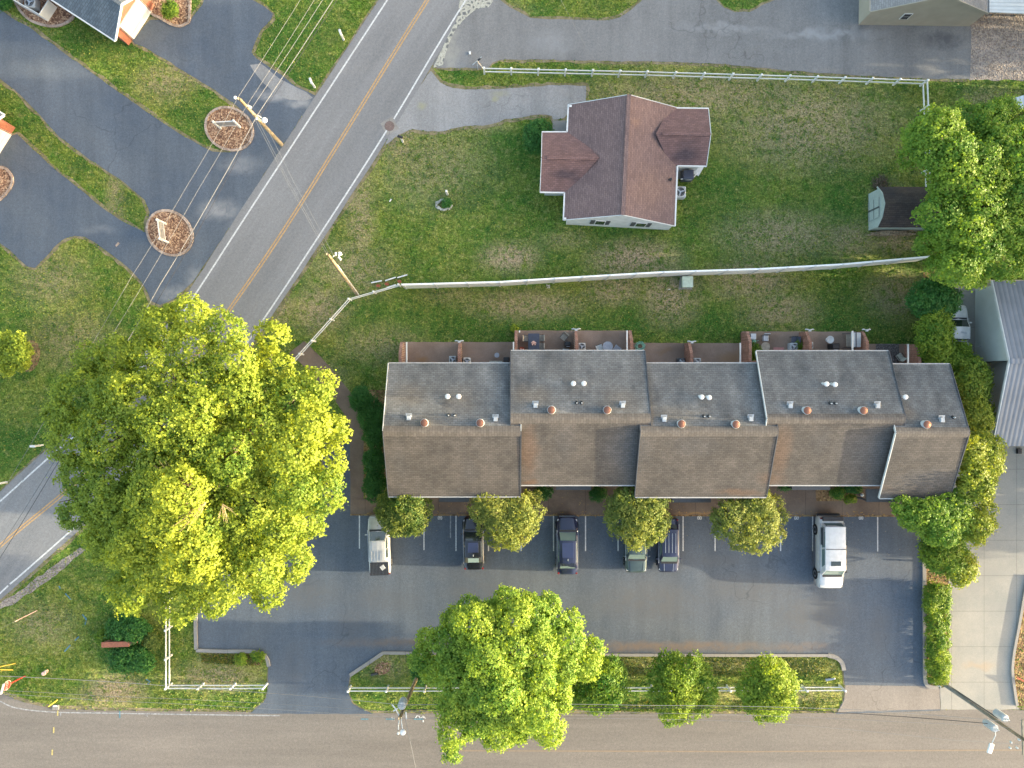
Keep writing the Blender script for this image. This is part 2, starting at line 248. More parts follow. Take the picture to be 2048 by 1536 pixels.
def tag(o, label=None, cat=None, group=None, kind=None):
    if label: o['label'] = label
    if cat: o['category'] = cat
    if group: o['group'] = group
    if kind: o['kind'] = kind
    return o
class MB:
    def __init__(s): s.v = []; s.f = []
    def add(s, vs, fs):
        n = len(s.v); s.v += [tuple(v) for v in vs]; s.f += [tuple(i+n for i in f) for f in fs]; return s
    def box(s, c, d, rz=0, rx=0):
        hx, hy, hz = d[0]/2, d[1]/2, d[2]/2; cz, sz = math.cos(rz), math.sin(rz); cx, sx = math.cos(rx), math.sin(rx); vs = []
        for x in (-hx, hx):
            for y in (-hy, hy):
                for z in (-hz, hz):
                    y2, z2 = y*cx - z*sx, y*sx + z*cx
                    vs.append((c[0]+x*cz-y2*sz, c[1]+x*sz+y2*cz, c[2]+z2))
        return s.add(vs, [(0,1,3,2),(4,6,7,5),(0,4,5,1),(2,3,7,6),(0,2,6,4),(1,5,7,3)])
    def bar(s, a, b, wd, h):
        """rectangular bar from a to b (any slope), wd = horizontal width, h = height"""
        a, b = Vector(a), Vector(b); d = (b-a).normalized(); side = Vector((-d.y, d.x, 0)); side = side.normalized() if side.length > 1e-4 else Vector((1,0,0)); up = d.cross(side).normalized()
        vs = [p + side*sx*wd/2 + up*sz*h/2 for p in (a, b) for sx in (-1, 1) for sz in (-1, 1)]
        return s.add(vs, [(0,1,3,2),(4,6,7,5),(0,4,5,1),(2,3,7,6),(0,2,6,4),(1,5,7,3)])
    def prism(s, poly, z0, z1):
        n = len(poly); vs = [(p[0], p[1], z0) for p in poly] + [(p[0], p[1], z1) for p in poly]
        return s.add(vs, [tuple(range(n))[::-1], tuple(range(n, 2*n))] + [(i, (i+1) % n, n+(i+1) % n, n+i) for i in range(n)])
    def slab(s, poly, t):
        n = len(poly); vs = [tuple(p) for p in poly] + [(p[0], p[1], p[2]-t) for p in poly]
        return s.add(vs, [tuple(range(n)), tuple(range(n, 2*n))[::-1]] + [(i, n+i, n+(i+1) % n, (i+1) % n) for i in range(n)])
    def tube(s, pts, r, n=6, r1=None, cap=True):
        pts = [Vector(p) for p in pts]; m = len(pts); base = len(s.v); vs = []; fs = []
        for i, p in enumerate(pts):
            d = (pts[min(i+1, m-1)] - pts[max(i-1, 0)]).normalized(); a = d.cross(Vector((0, 0, 1)))
            a = a.normalized() if a.length > .05 else Vector((1, 0, 0)); b = d.cross(a).normalized()
            rr = r if r1 is None else r + (r1-r)*i/(m-1)
            vs += [p + (a*math.cos(2*math.pi*k/n) + b*math.sin(2*math.pi*k/n))*rr for k in range(n)]
        for i in range(m-1):
            for k in range(n): fs.append((i*n+k, i*n+(k+1) % n, (i+1)*n+(k+1) % n, (i+1)*n+k))
        if cap: fs += [tuple(range(n)), tuple(range((m-1)*n, m*n))[::-1]]
        return s.add(vs, fs)
    def lathe(s, c, prof, n=20):
        """prof = list of (r,z) from bottom up"""
        vs = []; fs = []; m = len(prof)
        for r, z in prof: vs += [(c[0]+r*math.cos(2*math.pi*k/n), c[1]+r*math.sin(2*math.pi*k/n), c[2]+z) for k in range(n)]
        for i in range(m-1):
            for k in range(n): fs.append((i*n+k, i*n+(k+1) % n, (i+1)*n+(k+1) % n, (i+1)*n+k))
        return s.add(vs, fs + [tuple(range(n))[::-1], tuple(range((m-1)*n, m*n))])
    def build(s, name, mat, parent=None, org=None, smooth=False, bevel=0, label=None):
        me = bpy.data.meshes.new(name); o = Vector(org) if org is not None else Vector((0,0,0))
        if parent is not None and org is None: o = Vector(root_of(parent).location)
        if parent is None and org is None and False: pass
        me.from_pydata([(v[0]-o.x, v[1]-o.y, v[2]-o.z) for v in s.v], [], s.f); me.validate(); me.materials.append(mat)
        if smooth: me.shade_smooth()
        ob = bpy.data.objects.new(name, me); COL.objects.link(ob)
        if parent is not None: ob.parent = parent
        elif org is not None: ob.location = o
        if bevel:
            b = ob.modifiers.new('bevel', 'BEVEL'); b.width = bevel; b.segments = 2; b.limit_method = 'ANGLE'
        if label: ob['label'] = label
        return ob
def root_of(o):
    while o.parent is not None: o = o.parent
    return o
def thing(name, loc, label, cat, group=None, rz=0):
    o = bpy.data.objects.new(name, None); COL.objects.link(o); o.location = loc; o.rotation_euler = (0, 0, rz); o.empty_display_size = .3
    return tag(o, label, cat, group)
def clone(root, loc, label, rz=None, group=None):
    c = root.copy(); COL.objects.link(c); c.location = loc
    if rz is not None: c.rotation_euler = (0, 0, rz)
    c['label'] = label
    if group: c['group'] = group
    for ch in root.children:
        d = ch.copy(); COL.objects.link(d); d.parent = c
        for g in ch.children:
            e = g.copy(); COL.objects.link(e); e.parent = d
    return c
def smoothline(pts, n=8):
    pts = [np.array(p, float) for p in pts]; out = []
    for i in range(len(pts)-1):
        p0, p1, p2, p3 = pts[max(i-1, 0)], pts[i], pts[i+1], pts[min(i+2, len(pts)-1)]
        for k in range(n):
            t = k/n; out.append(tuple(.5*((2*p1)+(-p0+p2)*t+(2*p0-5*p1+4*p2-p3)*t*t+(-p0+3*p1-3*p2+p3)*t**3)))
    out.append(tuple(pts[-1])); return out
def poly_px(pts, jit=.05, step=.5, z=0):
    """photo-pixel outline on the ground -> jittered metres"""
    w_ = [P(x, y) for x, y in pts]; out = []
    for i, a in enumerate(w_):
        b = w_[(i+1) % len(w_)]; L = (b-a).length; n = max(1, int(L/step)) if L < 120 else 40
        for k in range(n):
            p = a.lerp(b, k/n)
            if jit and k: p = p + Vector((random.uniform(-jit, jit), random.uniform(-jit, jit), 0))
            out.append((p.x, p.y, z))
    return out
def grow(poly, d):
    n = len(poly); A = sum(poly[i][0]*poly[(i+1) % n][1]-poly[(i+1) % n][0]*poly[i][1] for i in range(n)); sg = 1 if A > 0 else -1; out = []
    for i in range(n):
        a = np.array(poly[i-2][:2]); b = np.array(poly[(i+2) % n][:2]); t = b-a; L = np.hypot(*t) or 1
        nrm = np.array([t[1], -t[0]])/L*sg; k = d*random.uniform(.45, 1.2); out.append((poly[i][0]+nrm[0]*k, poly[i][1]+nrm[1]*k, poly[i][2]))
    return out
PAVED = []
def sheet(name, poly, z, mat, parent=None, kind='structure'):
    if name in ('road','street','driveway','parking_lot','walkway','apron','stone_apron','gravel_lot','mulch_bed','patio','entrance_apron') and z > .01: PAVED.append([(p[0], p[1]) for p in poly])
    m = MB(); m.add([(p[0], p[1], z) for p in poly], [tuple(range(len(poly)))]); o = m.build(name, mat, parent, org=(0, 0, 0))
    if parent is None: o['kind'] = kind
    return o
def ribbon(pts_px, wd, z, name, mat, parent, px=True):
    p = [P(*q) for q in pts_px]; m = MB(); L = []; Rr = []
    for i, a in enumerate(p):
        d = (p[min(i+1, len(p)-1)] - p[max(i-1, 0)]).normalized(); s = Vector((-d.y, d.x, 0))*wd/2; L.append(a+s); Rr.append(a-s)
    n = len(p); m.add([(v.x, v.y, z) for v in L+Rr], [(i, i+n, i+n+1, i+1) for i in range(n-1)]); return m.build(name, mat, parent, org=(0, 0, 0))
# ================================================================== GROUND
def make_lawn():
    nx, ny = 240, 190; X = np.linspace(-62, 66, nx); Y = np.linspace(-48, 48, ny); gx, gy = np.meshgrid(X, Y)
    v = np.stack([gx.ravel(), gy.ravel(), np.zeros(nx*ny)], 1)
    def field(lst):
        out = np.zeros(len(v))
        for px, py, rx, ry, st in lst:
            c = P(px, py); k = CH/F; d = np.sqrt(((v[:,0]-c.x)/(rx*k))**2 + ((v[:,1]-c.y)/(ry*k))**2); out = np.maximum(out, st*np.clip(1.35-d, 0, 1))
        return np.clip(out, 0, 1)
    dry = field([(1020,515,60,30,1),(1270,520,90,40,1),(1340,590,60,60,.9),(1230,580,60,30,.8),(1250,535,40,22,1),(1500,560,90,40,.8),(1560,470,120,50,.75),(1620,250,180,90,.75),(1420,190,260,50,.7),(1700,480,60,40,.7),(1800,590,70,50,.7),
        (1640,690,50,20,1),(1560,620,80,40,.7),(1050,610,120,30,.8),(900,590,60,20,.4),(700,540,90,60,.6),(640,620,60,50,.8),(760,690,90,40,.5),(860,330,120,90,.45),(800,280,30,60,.7),(720,430,30,120,.7),(540,620,60,40,.8),(660,760,40,40,.5),
        (370,160,50,20,.5),(230,400,20,80,.6),(330,165,60,40,.6),(100,560,80,60,.5),(140,680,90,60,.5),(230,1380,60,35,1),(430,1355,90,30,.8),(440,1310,40,14,1),(80,1250,70,50,.5),(200,1400,60,20,.7),(1000,20,60,20,.4),(1850,280,40,60,.6),(1780,400,40,40,.8),(1790,480,50,30,.9),
        (1980,200,60,30,.5),(1560,1390,200,20,.5),(1400,1330,300,20,.5),(770,1330,50,30,.6),(1500,120,300,14,.8),(1200,220,50,30,.5),(1130,480,60,20,.4),(960,250,60,20,.5)])
    lush = field([(560,140,90,140,1),(640,60,60,120,.9),(300,90,200,40,1),(200,200,60,60,.6),(60,220,60,60,.8),(30,600,90,100,.7),(250,420,80,40,.8),(1100,480,300,60,.6),(1150,650,400,40,1),(1420,640,200,40,1),(1720,640,160,60,1),(960,430,160,160,.5),(1450,380,80,160,.8),
        (1700,420,120,80,.9),(720,620,70,40,.9),(1070,290,80,60,.9),(830,640,140,60,.9),(60,900,110,110,.7),(150,1130,60,40,.6),(290,1370,30,160,.6),(760,1370,70,40,.9),(1080,20,60,20,.8),(900,150,90,10,.7),(1480,10,60,14,.9),(1950,170,120,14,.8),(1200,450,120,40,.7)])
    me = bpy.data.meshes.new('lawn'); f = [(j*nx+i, j*nx+i+1, (j+1)*nx+i+1, (j+1)*nx+i) for j in range(ny-1) for i in range(nx-1)]
    me.from_pydata(v.tolist(), [], f); me.materials.append(M['grass'])
    for nm, a in (('dry', dry), ('lush', lush)):
        at = me.attributes.new(nm, 'FLOAT', 'POINT'); at.data.foreach_set('value', a.astype(np.float32))
    o = bpy.data.objects.new('lawn', me); COL.objects.link(o); o['kind'] = 'structure'
    m = MB(); m.add([(-400,-400,-.05),(400,-400,-.05),(400,400,-.05),(-400,400,-.05)], [(0,1,2,3)]); g = m.build('ground', M['grass'], org=(0,0,0)); g['kind'] = 'structure'
make_lawn()
Z = .012
# main road
LW = smoothline([(1000,-345),(775,0),(512,402),(380,605),(303,712),(205,822),(105,909),(0,1003),(-110,1100),(-260,1240)])
RW = smoothline([(1160,-345),(932,0),(788,238),(672,420),(523,645),(440,758),(345,868),(240,974),(128,1074),(0,1187),(-160,1330)])
YC = smoothline([(1080,-345),(855,0),(594,420),(462,615),(383,722),(293,828),(203,920),(126,988),(0,1092),(-130,1210)])
def off(line, d):
    out = []
    for i, p in enumerate(line):
        a = np.array(line[max(i-1, 0)]); b = np.array(line[min(i+1, len(line)-1)]); t = (b-a)/np.hypot(*(b-a)); out.append((p[0]-t[1]*d, p[1]+t[0]*d))
    return out
def wob(line, a): return [(x+random.uniform(-a, a), y+random.uniform(-a, a)) for x, y in line]
def topoly(pts): return [tuple(P(x, y)) for x, y in pts]
rl = wob(off(LW, 15), .7); rr = wob(off(RW, -10), .7)
rp = topoly(rl + rr[::-1])
sheet('road_verge', topoly(wob(off(LW, 19), 1.6) + wob(off(RW, -17), 2.5)[::-1]), .004, M['verge'])
road = sheet('road', rp, .030, M['road'])
ribbon(LW, .13, .036, 'edge_line', M['wpaint'], road)
def seg(line, y0, y1): return [p for p in line if y0 <= p[1] <= y1]
ribbon(seg(RW, -400, 238), .13, .036, 'edge_line', M['wpaint'], road); ribbon([(773,261)]+seg(RW, 262, 1168)+[(20,1168)], .13, .036, 'edge_line', M['wpaint'], road); ribbon([(17,1171),(0,1187)]+seg(RW, 1188, 1400), .13, .036, 'edge_line', M['wpaint'], road)
ribbon(off(YC, 2.6), .11, .036, 'centre_line', M['ypaint'], road); ribbon(off(YC, -2.6), .11, .036, 'centre_line', M['ypaint'], road)
# manhole
mh = thing('manhole_cover', P(779,252,.03), 'round rusty manhole cover at the gap in the white road edge line', 'manhole')
m = MB(); m.lathe(P(779,252,.032), [(.42, 0), (.42, .012), (.38, .016)], 24); m.build('cover', simple('iron_cover', (.16,.12,.11), .8, .3, var=.3, vs=20), mh)
m = MB(); q = P(779,252,.030); m.box((q.x, q.y, .031), (1.15, 1.15, .006), .5); m.build('patch', M['kerb'], mh)
# street at the bottom
st = [(-300,1404),(-60,1360),(8,1387),(41,1402),(104,1417),(219,1421),(465,1424),(745,1426),(1440,1427),(1670,1426),(1880,1419),(2040,1420),(2500,1421),(2500,1590),(-300,1600)]
street = sheet('street', poly_px(st, .03, 1.0), .018, M['oldroad'])
sheet('street_verge', grow(poly_px(st, .03, 1.0), .28), .004, M['verge'])
ribbon(smoothline([(-60,1372),(0,1402),(35,1416),(109,1424),(219,1426),(400,1429),(560,1431)]), .1, .026, 'edge_line', M['fpaint'], street)
ribbon([(700,1432),(1100,1430),(1500,1430)], .06, .026, 'edge_line', simple('ghost_paint', (.20,.19,.175), .8, .2, var=.2), street)
for k in (0,): ribbon([(900,1501),(1500,1503),(1979,1500),(2300,1499)], .10, .026, 'centre_line', M['fyel'], street)
for a, b in (((220,809+0),(0,0)),):
    pass
def mark(pts, wd, mat, nm='survey_mark', z=.028): return ribbon(pts, wd, z, nm, mat, street)
for y0, y1, x in ((1421,1431,116),(1454,1466,108),(1499,1510,105)): mark([(x,y0),(x-.5,y1)], .12, M['spy'])
mark([(240,1422),(240,1436)], .09, M['bpaint']); mark([(722,1438),(737,1438)], .1, M['bpaint']); mark([(772,1438),(790,1438)], .1, M['bpaint']); mark([(828,1438),(848,1438)], .1, M['bpaint'])
mark([(846.5,1431),(846.5,1444)], .1, M['wpaint']); mark([(842,1436),(846.5,1431),(851,1437)], .09, M['wpaint'])
mark([(784,1434),(785,1440)], .08, M['wpaint']); mark([(788,1435),(789,1440)], .08, M['wpaint']); mark([(831,1436),(834,1431),(837,1432)], .08, M['wpaint']); mark([(838,1431),(840,1436)], .08, M['wpaint'])
mark([(292,1432),(294,1429),(296,1433)], .06, M['fpaint']); mark([(122,1424),(122,1432)], .07, M['fpaint'])
# utility paint on the grass, as part of the lawn's markings
gm = sheet('survey_paint', topoly([(164,1228),(173,1235),(172,1241)]), .012, M['bpaint'])
for pts, mt in (([(165,1229),(173,1238),(170,1250)], 'bpaint'),([(150,1281),(158,1273)], 'bpaint'),([(129,1303),(141,1290)], 'bpaint'),([(131,1187),(142,1199)], 'bpaint'),([(292,1358),(300,1363),(294,1369)], 'bpaint'),([(201,1263),(205,1268)], 'bpaint'),([(118,1172),(121,1177)], 'bpaint')):
    ribbon(pts, .1, .014, 'paint_stroke', M[mt], gm)
# sealed driveways top-left
d1 = [(-120,-55),(8,24),(30,40),(60,55),(120,100),(190,150),(300,228),(345,258),(372,275),(418,300),(425,303),(460,305),(505,265),(500,235),(465,205),(430,180),(380,150),(330,118),(290,95),(270,88),(265,82),(300,40),(380,42),(405,10),(430,-60),(510,-60),(505,0),(530,14),(546,28),(543,38),(522,60),(510,85),(503,105),(512,116),(530,128),(550,142),(566,152),(590,172),(612,182),(632,192),(560,300),(470,440),(385,565),(345,600),(320,610),(302,602),(296,585),(280,560),(262,540),(240,522),(215,503),(190,485),(170,474),(150,472),(130,477),(108,495),(86,520),(70,536),(55,533),(40,520),(20,500),(-10,480),(-70,440),(-70,240),(-20,255),(10,275),(35,268),(55,288),(100,330),(160,378),(200,412),(240,440),(290,465),(300,425),(290,400),(240,358),(180,320),(120,275),(70,220),(30,180),(-10,150),(-120,90)]
dp = poly_px(d1, .05, .6); sheet('driveway', dp, .024, M['sealed']); sheet('driveway_edge', grow(dp, .30), .008, M['verge'])
# left islands of grass inside are cut by outline; grey apron patch
ap = poly_px([(500,130),(522,128),(560,158),(612,184),(626,196),(607,203),(580,200),(550,188),(525,165)], .06, .5); sheet('apron', ap, .0285, M['olddrive'])
# upper right driveway
d2 = poly_px([(950,-60),(1000,-60),(1000,0),(1020,15),(1060,36),(1100,39),(1210,41),(1240,35),(1262,20),(1285,0),(1300,-60),(1400,-60),(1432,0),(1445,14),(1470,25),(1500,24),(1525,10),(1560,-5),(1600,-60),(1945,-60),(1942,30),(1940,158),(1860,158),(1700,150),(1560,140),(1450,128),(1330,124),(1200,122),(1060,119),(1000,120),(985,126),(976,136),(875,136),(866,130),(900,60)], .05, .6)
sheet('driveway', d2, .024, M['driveway']); sheet('driveway_edge', grow(d2, .25), .008, M['verge'])
# grass strip island between the fence and the driveway already lawn
d3 = poly_px([(862,142),(880,165),(905,176),(940,179),(985,178),(1030,176),(1060,173),(1130,170),(1172,172),(1172,195),(1172,205),(1140,210),(1135,228),(1128,236),(1106,240),(1104,232),(1080,229),(1050,234),(1010,238),(975,250),(930,252),(890,262),(855,263),(825,258),(795,270),(770,290),(790,240)], .06, .45)
sheet('driveway', d3, .021, M['olddrive']); sheet('driveway_edge', grow(d3, .32), .007, M['verge'])
sheet('walkway', poly_px([(1105,241),(1133,241),(1133,263),(1105,263)], .01), .028, M['kerb'])
sheet('stone_apron', poly_px([(928,-60),(985,-60),(986,3),(977,15),(960,16),(948,22),(925,42),(912,58),(900,82),(892,105),(886,130),(866,136),(890,85),(915,35)], .04, .4), .034, M['rip'])
sheet('gravel_lot', poly_px([(1940,-60),(2400,-60),(2400,162),(1938,160)], .1), .016, M['gravel'])
# parking lot
lot = [(392,1296),(391,1215),(420,1150),(520,1120),(600,1060),(640,960),(652,880),(700,880),(701,1029),(1846,1032),(1848,1100),(1850,1368),(1880,1376),(1880,1421),(1672,1428),(1686,1402),(1690,1385),(1686,1335),(1676,1318),(1655,1311),(1200,1308),(765,1305),(700,1350),(696,1380),(704,1406),(720,1416),(748,1428),(500,1427),(514,1415),(530,1400),(536,1380),(537,1330),(532,1312),(515,1302)]
lp = poly_px(lot, .02, .8); park = sheet('parking_lot', lp, .022, M['sealed']); sheet('parking_lot_edge', grow(lp, .12), .009, M['verge'])
sheet('entrance_apron', poly_px([(1690,1370),(1849,1372),(1879,1378),(1880,1418),(1675,1424),(1688,1400)], .02), .029, asphalt('entrance_asphalt', (.17,.155,.14), (.22,.2,.18), sc=.1))
for x, y0, y1, mt in ((719,1031,1097,'wpaint'),(848,1045,1100,'wpaint'),(901,1031,1076,'fpaint'),(912,1031,1102,'wpaint'),(977,1088,1102,'wpaint'),(1042,1080,1102,'wpaint'),(1107,1031,1102,'wpaint'),(1171,1031,1102,'wpaint'),(1236,1070,1102,'wpaint'),(1366,1032,1102,'wpaint'),(1430,1070,1102,'wpaint'),(1561,1070,1102,'wpaint'),(1625,1032,1102,'wpaint'),(1755,1032,1103,'wpaint'),(1300,1060,1102,'fpaint')):
    ribbon([(x,y0),(x,y1)], .095, .028, 'bay_line', M[mt], park)
for x in (880, 1399, 1593, 1722):          # bay numbers, stencilled
    mm = MB()
    for k, dx in enumerate((-2.2, 2.2)):
        for (ax, ay, bx, by) in ((-1.5,-2.5,1.5,-2.5),(1.5,-2.5,1.5,2.5),(1.5,2.5,-1.5,2.5),(-1.5,2.5,-1.5,-2.5)):
            a, b = P(x+dx+ax, 1036+ay, .030), P(x+dx+bx, 1036+by, .030); mm.bar(a, b, .07, .003)
    mm.build('bay_number', M['wpaint'], park, org=(0, 0, 0))
# kerbs
def kerb(pts, name='kerb', wd=.28, h=.13):
    p = [P(*q) for q in pts]; m = MB(); Ls = []; Rs = []
    for i, a in enumerate(p):
        d = (p[min(i+1, len(p)-1)] - p[max(i-1, 0)]).normalized(); s = Vector((-d.y, d.x, 0))*wd/2; Ls.append(a+s); Rs.append(a-s)
    n = len(p); vs = [(v.x, v.y, 0) for v in Ls+Rs] + [(v.x, v.y, h) for v in Ls+Rs]; fs = []
    for i in range(n-1): fs += [(i+2*n, i+3*n, i+1+3*n, i+1+2*n), (i, i+1, i+1+2*n, i+2*n), (i+n, i+3*n, i+1+3*n, i+1+n)]
    fs += [(0, 2*n, 3*n, n), (n-1, 2*n-1, 4*n-1, 3*n-1)]; m.add(vs, fs); o = m.build(name, M['kerb'], org=(0, 0, 0)); o['kind'] = 'structure'
kerb(smoothline([(392,1215),(392,1260),(393,1298)])); kerb([(393,1300),(450,1302),(505,1302)]); kerb(smoothline([(505,1302),(525,1307),(535,1318),(538,1332)], 6))
kerb([(700,1350),(767,1305)]); kerb([(767,1305),(1000,1308),(1200,1309),(1500,1310),(1655,1310)], wd=.24); kerb(smoothline([(1655,1310),(1672,1315),(1683,1325),(1687,1340)], 6), wd=.34)
kerb([(1847,1085),(1848,1200),(1849,1355)], wd=.3); kerb(smoothline([(1849,1355),(1851,1367),(1860,1373),(1876,1374)], 6), wd=.3)
wl = sheet('walkway', poly_px([(608,682),(640,712),(672,748),(700,783),(716,812),(727,850),(728,1000),(700,1000),(700,862),(690,830),(668,798),(640,765),(600,725),(578,706)], .02), .020, M['walk'])
sheet('walkway', poly_px([(701,998),(735,998),(735,958),(1845,945),(1846,1031),(701,1029)], 0), .050, M['walk'])
m = MB(); a, b = P(701,1029.5), P(1846,1032); m.bar((a.x, a.y, .035), (b.x, b.y, .035), .1, .07); o = m.build('walkway_edge', M['dirt'], org=(0,0,0)); o['kind'] = 'structure'
sheet('driveway', poly_px([(1897,560),(2060,560),(2060,1160),(2048,1180),(2036,1250),(2024,1310),(2024,1360),(2033,1412),(2040,1419),(1881,1419),(1880,1376),(1897,1372)], .02), .026, M['concrete'])
kerb(smoothline([(2056,1150),(2048,1182),(2036,1250),(2025,1310),(2023,1345),(2028,1385),(2032,1410)]), 'retaining_kerb', .22, .18)
sheet('planting_bed', poly_px([(2060,1150),(2050,1185),(2039,1250),(2028,1310),(2027,1345),(2035,1412),(2400,1412),(2400,1150)], .03), .015, M['dirt'])
sheet('planting_bed', poly_px([(1846,545),(1900,545),(1898,1374),(1851,1370)], .05), .014, M['dirt'])
# mulch beds
def bed(pts, label=None):
    sheet('mulch_bed', poly_px(pts, .02, .3), .040, M['mulch'])
    m = MB(); w_ = [P(*p) for p in pts]; w_.append(w_[0]); L = 0
    for i in range(len(w_)-1):
        a, b = w_[i], w_[i+1]; d = (b-a); n = max(1, round(d.length/.30))
        for k in range(n):
            c = a.lerp(b, (k+.5)/n); m.box((c.x, c.y, .05), (d.length/n*.92, .2+random.uniform(-.01, .01), .12+random.uniform(-.01, .01)), math.atan2(d.y, d.x))
    o = m.build('bed_edging', M['paver'], org=(0,0,0)); o['kind'] = 'structure'
def ell(cx, cy, rx, ry, rot, n=36): return [(cx+rx*math.cos(t)*math.cos(rot)-ry*math.sin(t)*math.sin(rot), cy+rx*math.cos(t)*math.sin(rot)+ry*math.sin(t)*math.cos(rot)) for t in [2*math.pi*k/n for k in range(n)]]
bed(ell(459,258,49,41,.5)); bed(ell(340,466,49,41,.75))
bed(smoothline([(-5,-60),(25,-10),(40,20),(60,40),(85,50),(108,53),(130,48),(150,30),(165,-30),(165,-70)], 5)); bed(smoothline([(300,-50),(300,20),(320,36),(345,50),(360,53),(372,48),(380,35),(380,-50)], 5)); bed(smoothline([(-40,335),(5,335),(18,343),(26,357),(22,375),(0,400),(-40,420)], 5))
sheet('mulch_bed', poly_px(ell(60,712,20,32,.2), .06, .3), .008, M['dirt']); sheet('mulch_bed', poly_px(ell(765,1337,17,12,-.4), .06, .3), .008, M['mulch'])
sheet('mulch_bed', poly_px([(402,1312),(500,1306),(528,1318),(520,1330),(470,1326),(405,1322)], .06, .3), .008, M['dirt']); sheet('mulch_bed', poly_px([(1648,998),(1712,998),(1712,1001),(1652,1002)], .01), .058, M['dirt'])
sheet('planting_bed', poly_px([(724,780),(790,780),(790,1000),(730,1000)], .04), .012, M['dirt']); sheet('mulch_bed', poly_px([(1630,978),(1712,978),(1712,1002),(1632,1002)], 0), .060, M['dirt'])
sheet('ditch_rocks', poly_px([(30,1190),(60,1165),(110,1130),(160,1095),(172,1100),(120,1142),(70,1180),(20,1212),(0,1218),(0,1205)], .12, .4), .012, M['gravel'])
sheet('service_pad', poly_px([(1360,552),(1384,552),(1384,579),(1357,579)], 0), .03, M['kerb'])
# ================================================================== BUILDINGS
K = CH/F
def V(x, y, z): return Vector((x, y, z))
def gable_house(A, B, length, ze, zp, over, wallm, roofm, label, name='house', cat='house', fascia=M['white'], rake=.25, group=None):
    """A,B ground corners of the near gable end; the body runs away from it (left of A->B reversed)"""
    A, B = Vector(A), Vector(B); A.z = B.z = 0; u = (B-A).normalized(); d = Vector((u.y, -u.x, 0)) * (1 if length > 0 else -1); L = abs(length)
    root = thing(name, (A+B)/2 + d*L/2, label, cat, group); mid = (A+B)/2; W2 = (B-A).length/2
    m = MB(); sec = [(-W2, 0), (W2, 0), (W2, ze-.06), (0, zp-.16), (-W2, ze-.06)]
    vs = [mid + u*x + d*t + V(0, 0, z) for t in (0, L) for x, z in sec]; m.add(vs, [(0,1,2,3,4), (9,8,7,6,5)] + [(i, i+5, (i+1) % 5+5, (i+1) % 5) for i in range(5)]); m.build('wall', wallm, root)
    sl = (zp-ze)/W2; roofs = []
    for sx in (-1, 1):
        eo = W2 + over; zo = ze - sl*over; m = MB()
        m.slab([mid - d*rake + V(0,0,zp), mid + d*(L+rake) + V(0,0,zp), mid + u*sx*eo + d*(L+rake) + V(0,0,zo), mid + u*sx*eo - d*rake + V(0,0,zo)], .10)
        roofs.append(m.build('roof', roofm, root))
        m = MB(); a, b = mid + u*sx*(eo+.05) - d*rake + V(0,0,zo-.07), mid + u*sx*(eo+.05) + d*(L+rake) + V(0,0,zo-.07); m.bar(a, b, .11, .12); m.build('gutter', fascia, root)
        for t in (-rake-.03, L+rake+.03):
            m = MB(); m.bar(mid + d*t + V(0,0,zp-.07), mid + u*sx*eo + d*t + V(0,0,zo-.07), .06, .2); m.build('fascia', fascia, root)
    m = MB(); m.bar(mid - d*rake + V(0,0,zp+.02), mid + d*(L+rake) + V(0,0,zp+.02), .3, .04); m.build('ridge_cap', roofm, roofs[0])
    return root, mid, u, d, W2
# ---- townhouses
TH = thing('townhouse_row', P(1310, 845), 'long row of brick townhouses with five stepped grey and brown shingle roofs', 'townhouses')
ORG = TH.location
def U(x, y, z=0): return Vector((x*K, -y*K, z))      # true ground-pixel offsets from the nadir
ZE, ZR = 5.0, 7.4
BL = [(-226,15,-37.6,206),(-2,243,-60.5,185),(226,466,-37.6,207),(448,690,-60,185),(674,802,-36,209)]
def rel(px, py, z, rx, ry, st): p = P(px, py, z); return (p.x-ORG.x, p.y-ORG.y, rx*K, ry*K, st)
RS = [rel(820,790,6.2,60,30,.5), rel(840,850,7,70,20,.5), rel(920,800,6.3,50,40,.35), rel(1060,790,6.5,50,30,.5), rel(1240,800,6.5,60,30,.4), rel(1350,830,6.8,80,20,.35), rel(1300,840,6.8,10,50,.7), rel(1820,830,6.8,20,25,.5)]
rear_m = shingle('grey_shingles', (.098,.106,.114), (.152,.156,.158), streak=.26, stains=[(RS, (.165,.142,.115))])
FS = [rel(1058,905,6.5,24,75,.6), rel(1566,905,6.5,24,70,.55), rel(1550,960,6,40,20,.5), rel(1480,985,5.5,60,10,.6), rel(1060,965,5.5,20,10,.9), rel(1750,975,5.3,50,8,.3)]
FG_SHADE = [rel(800,925,6,30,60,.3), rel(1250,900,6.5,60,60,.55), rel(1730,900,6.5,70,60,.6), rel(940,940,6,20,30,.3), rel(1390,890,6.5,60,30,.35), rel(1640,880,6.5,30,40,.3), rel(1850,960,6,60,30,.5), rel(1130,890,6.5,30,50,.3)]  # grey patches; the strongest paint in shade from higher neighbour roofs
front_m = shingle('brown_shingles', (.062,.059,.057), (.104,.095,.088), streak=.06, stains=[(FG_SHADE, (.075,.078,.085)), (FS, (.125,.082,.058))])
cap_m = shingle('ridge_shingles', (.095,.088,.082), (.128,.116,.106), rot=R(90), row=.2, contrast=.6)
def roof_z(b, py_off):
    x0, x1, yn, ys = BL[b]; yr = (yn+ys)/2 - 1.5
    return ZR - (ZR-ZE)*abs(py_off-yr)/((ys-yn)/2)
roofs_front = []; roofs_rear = []
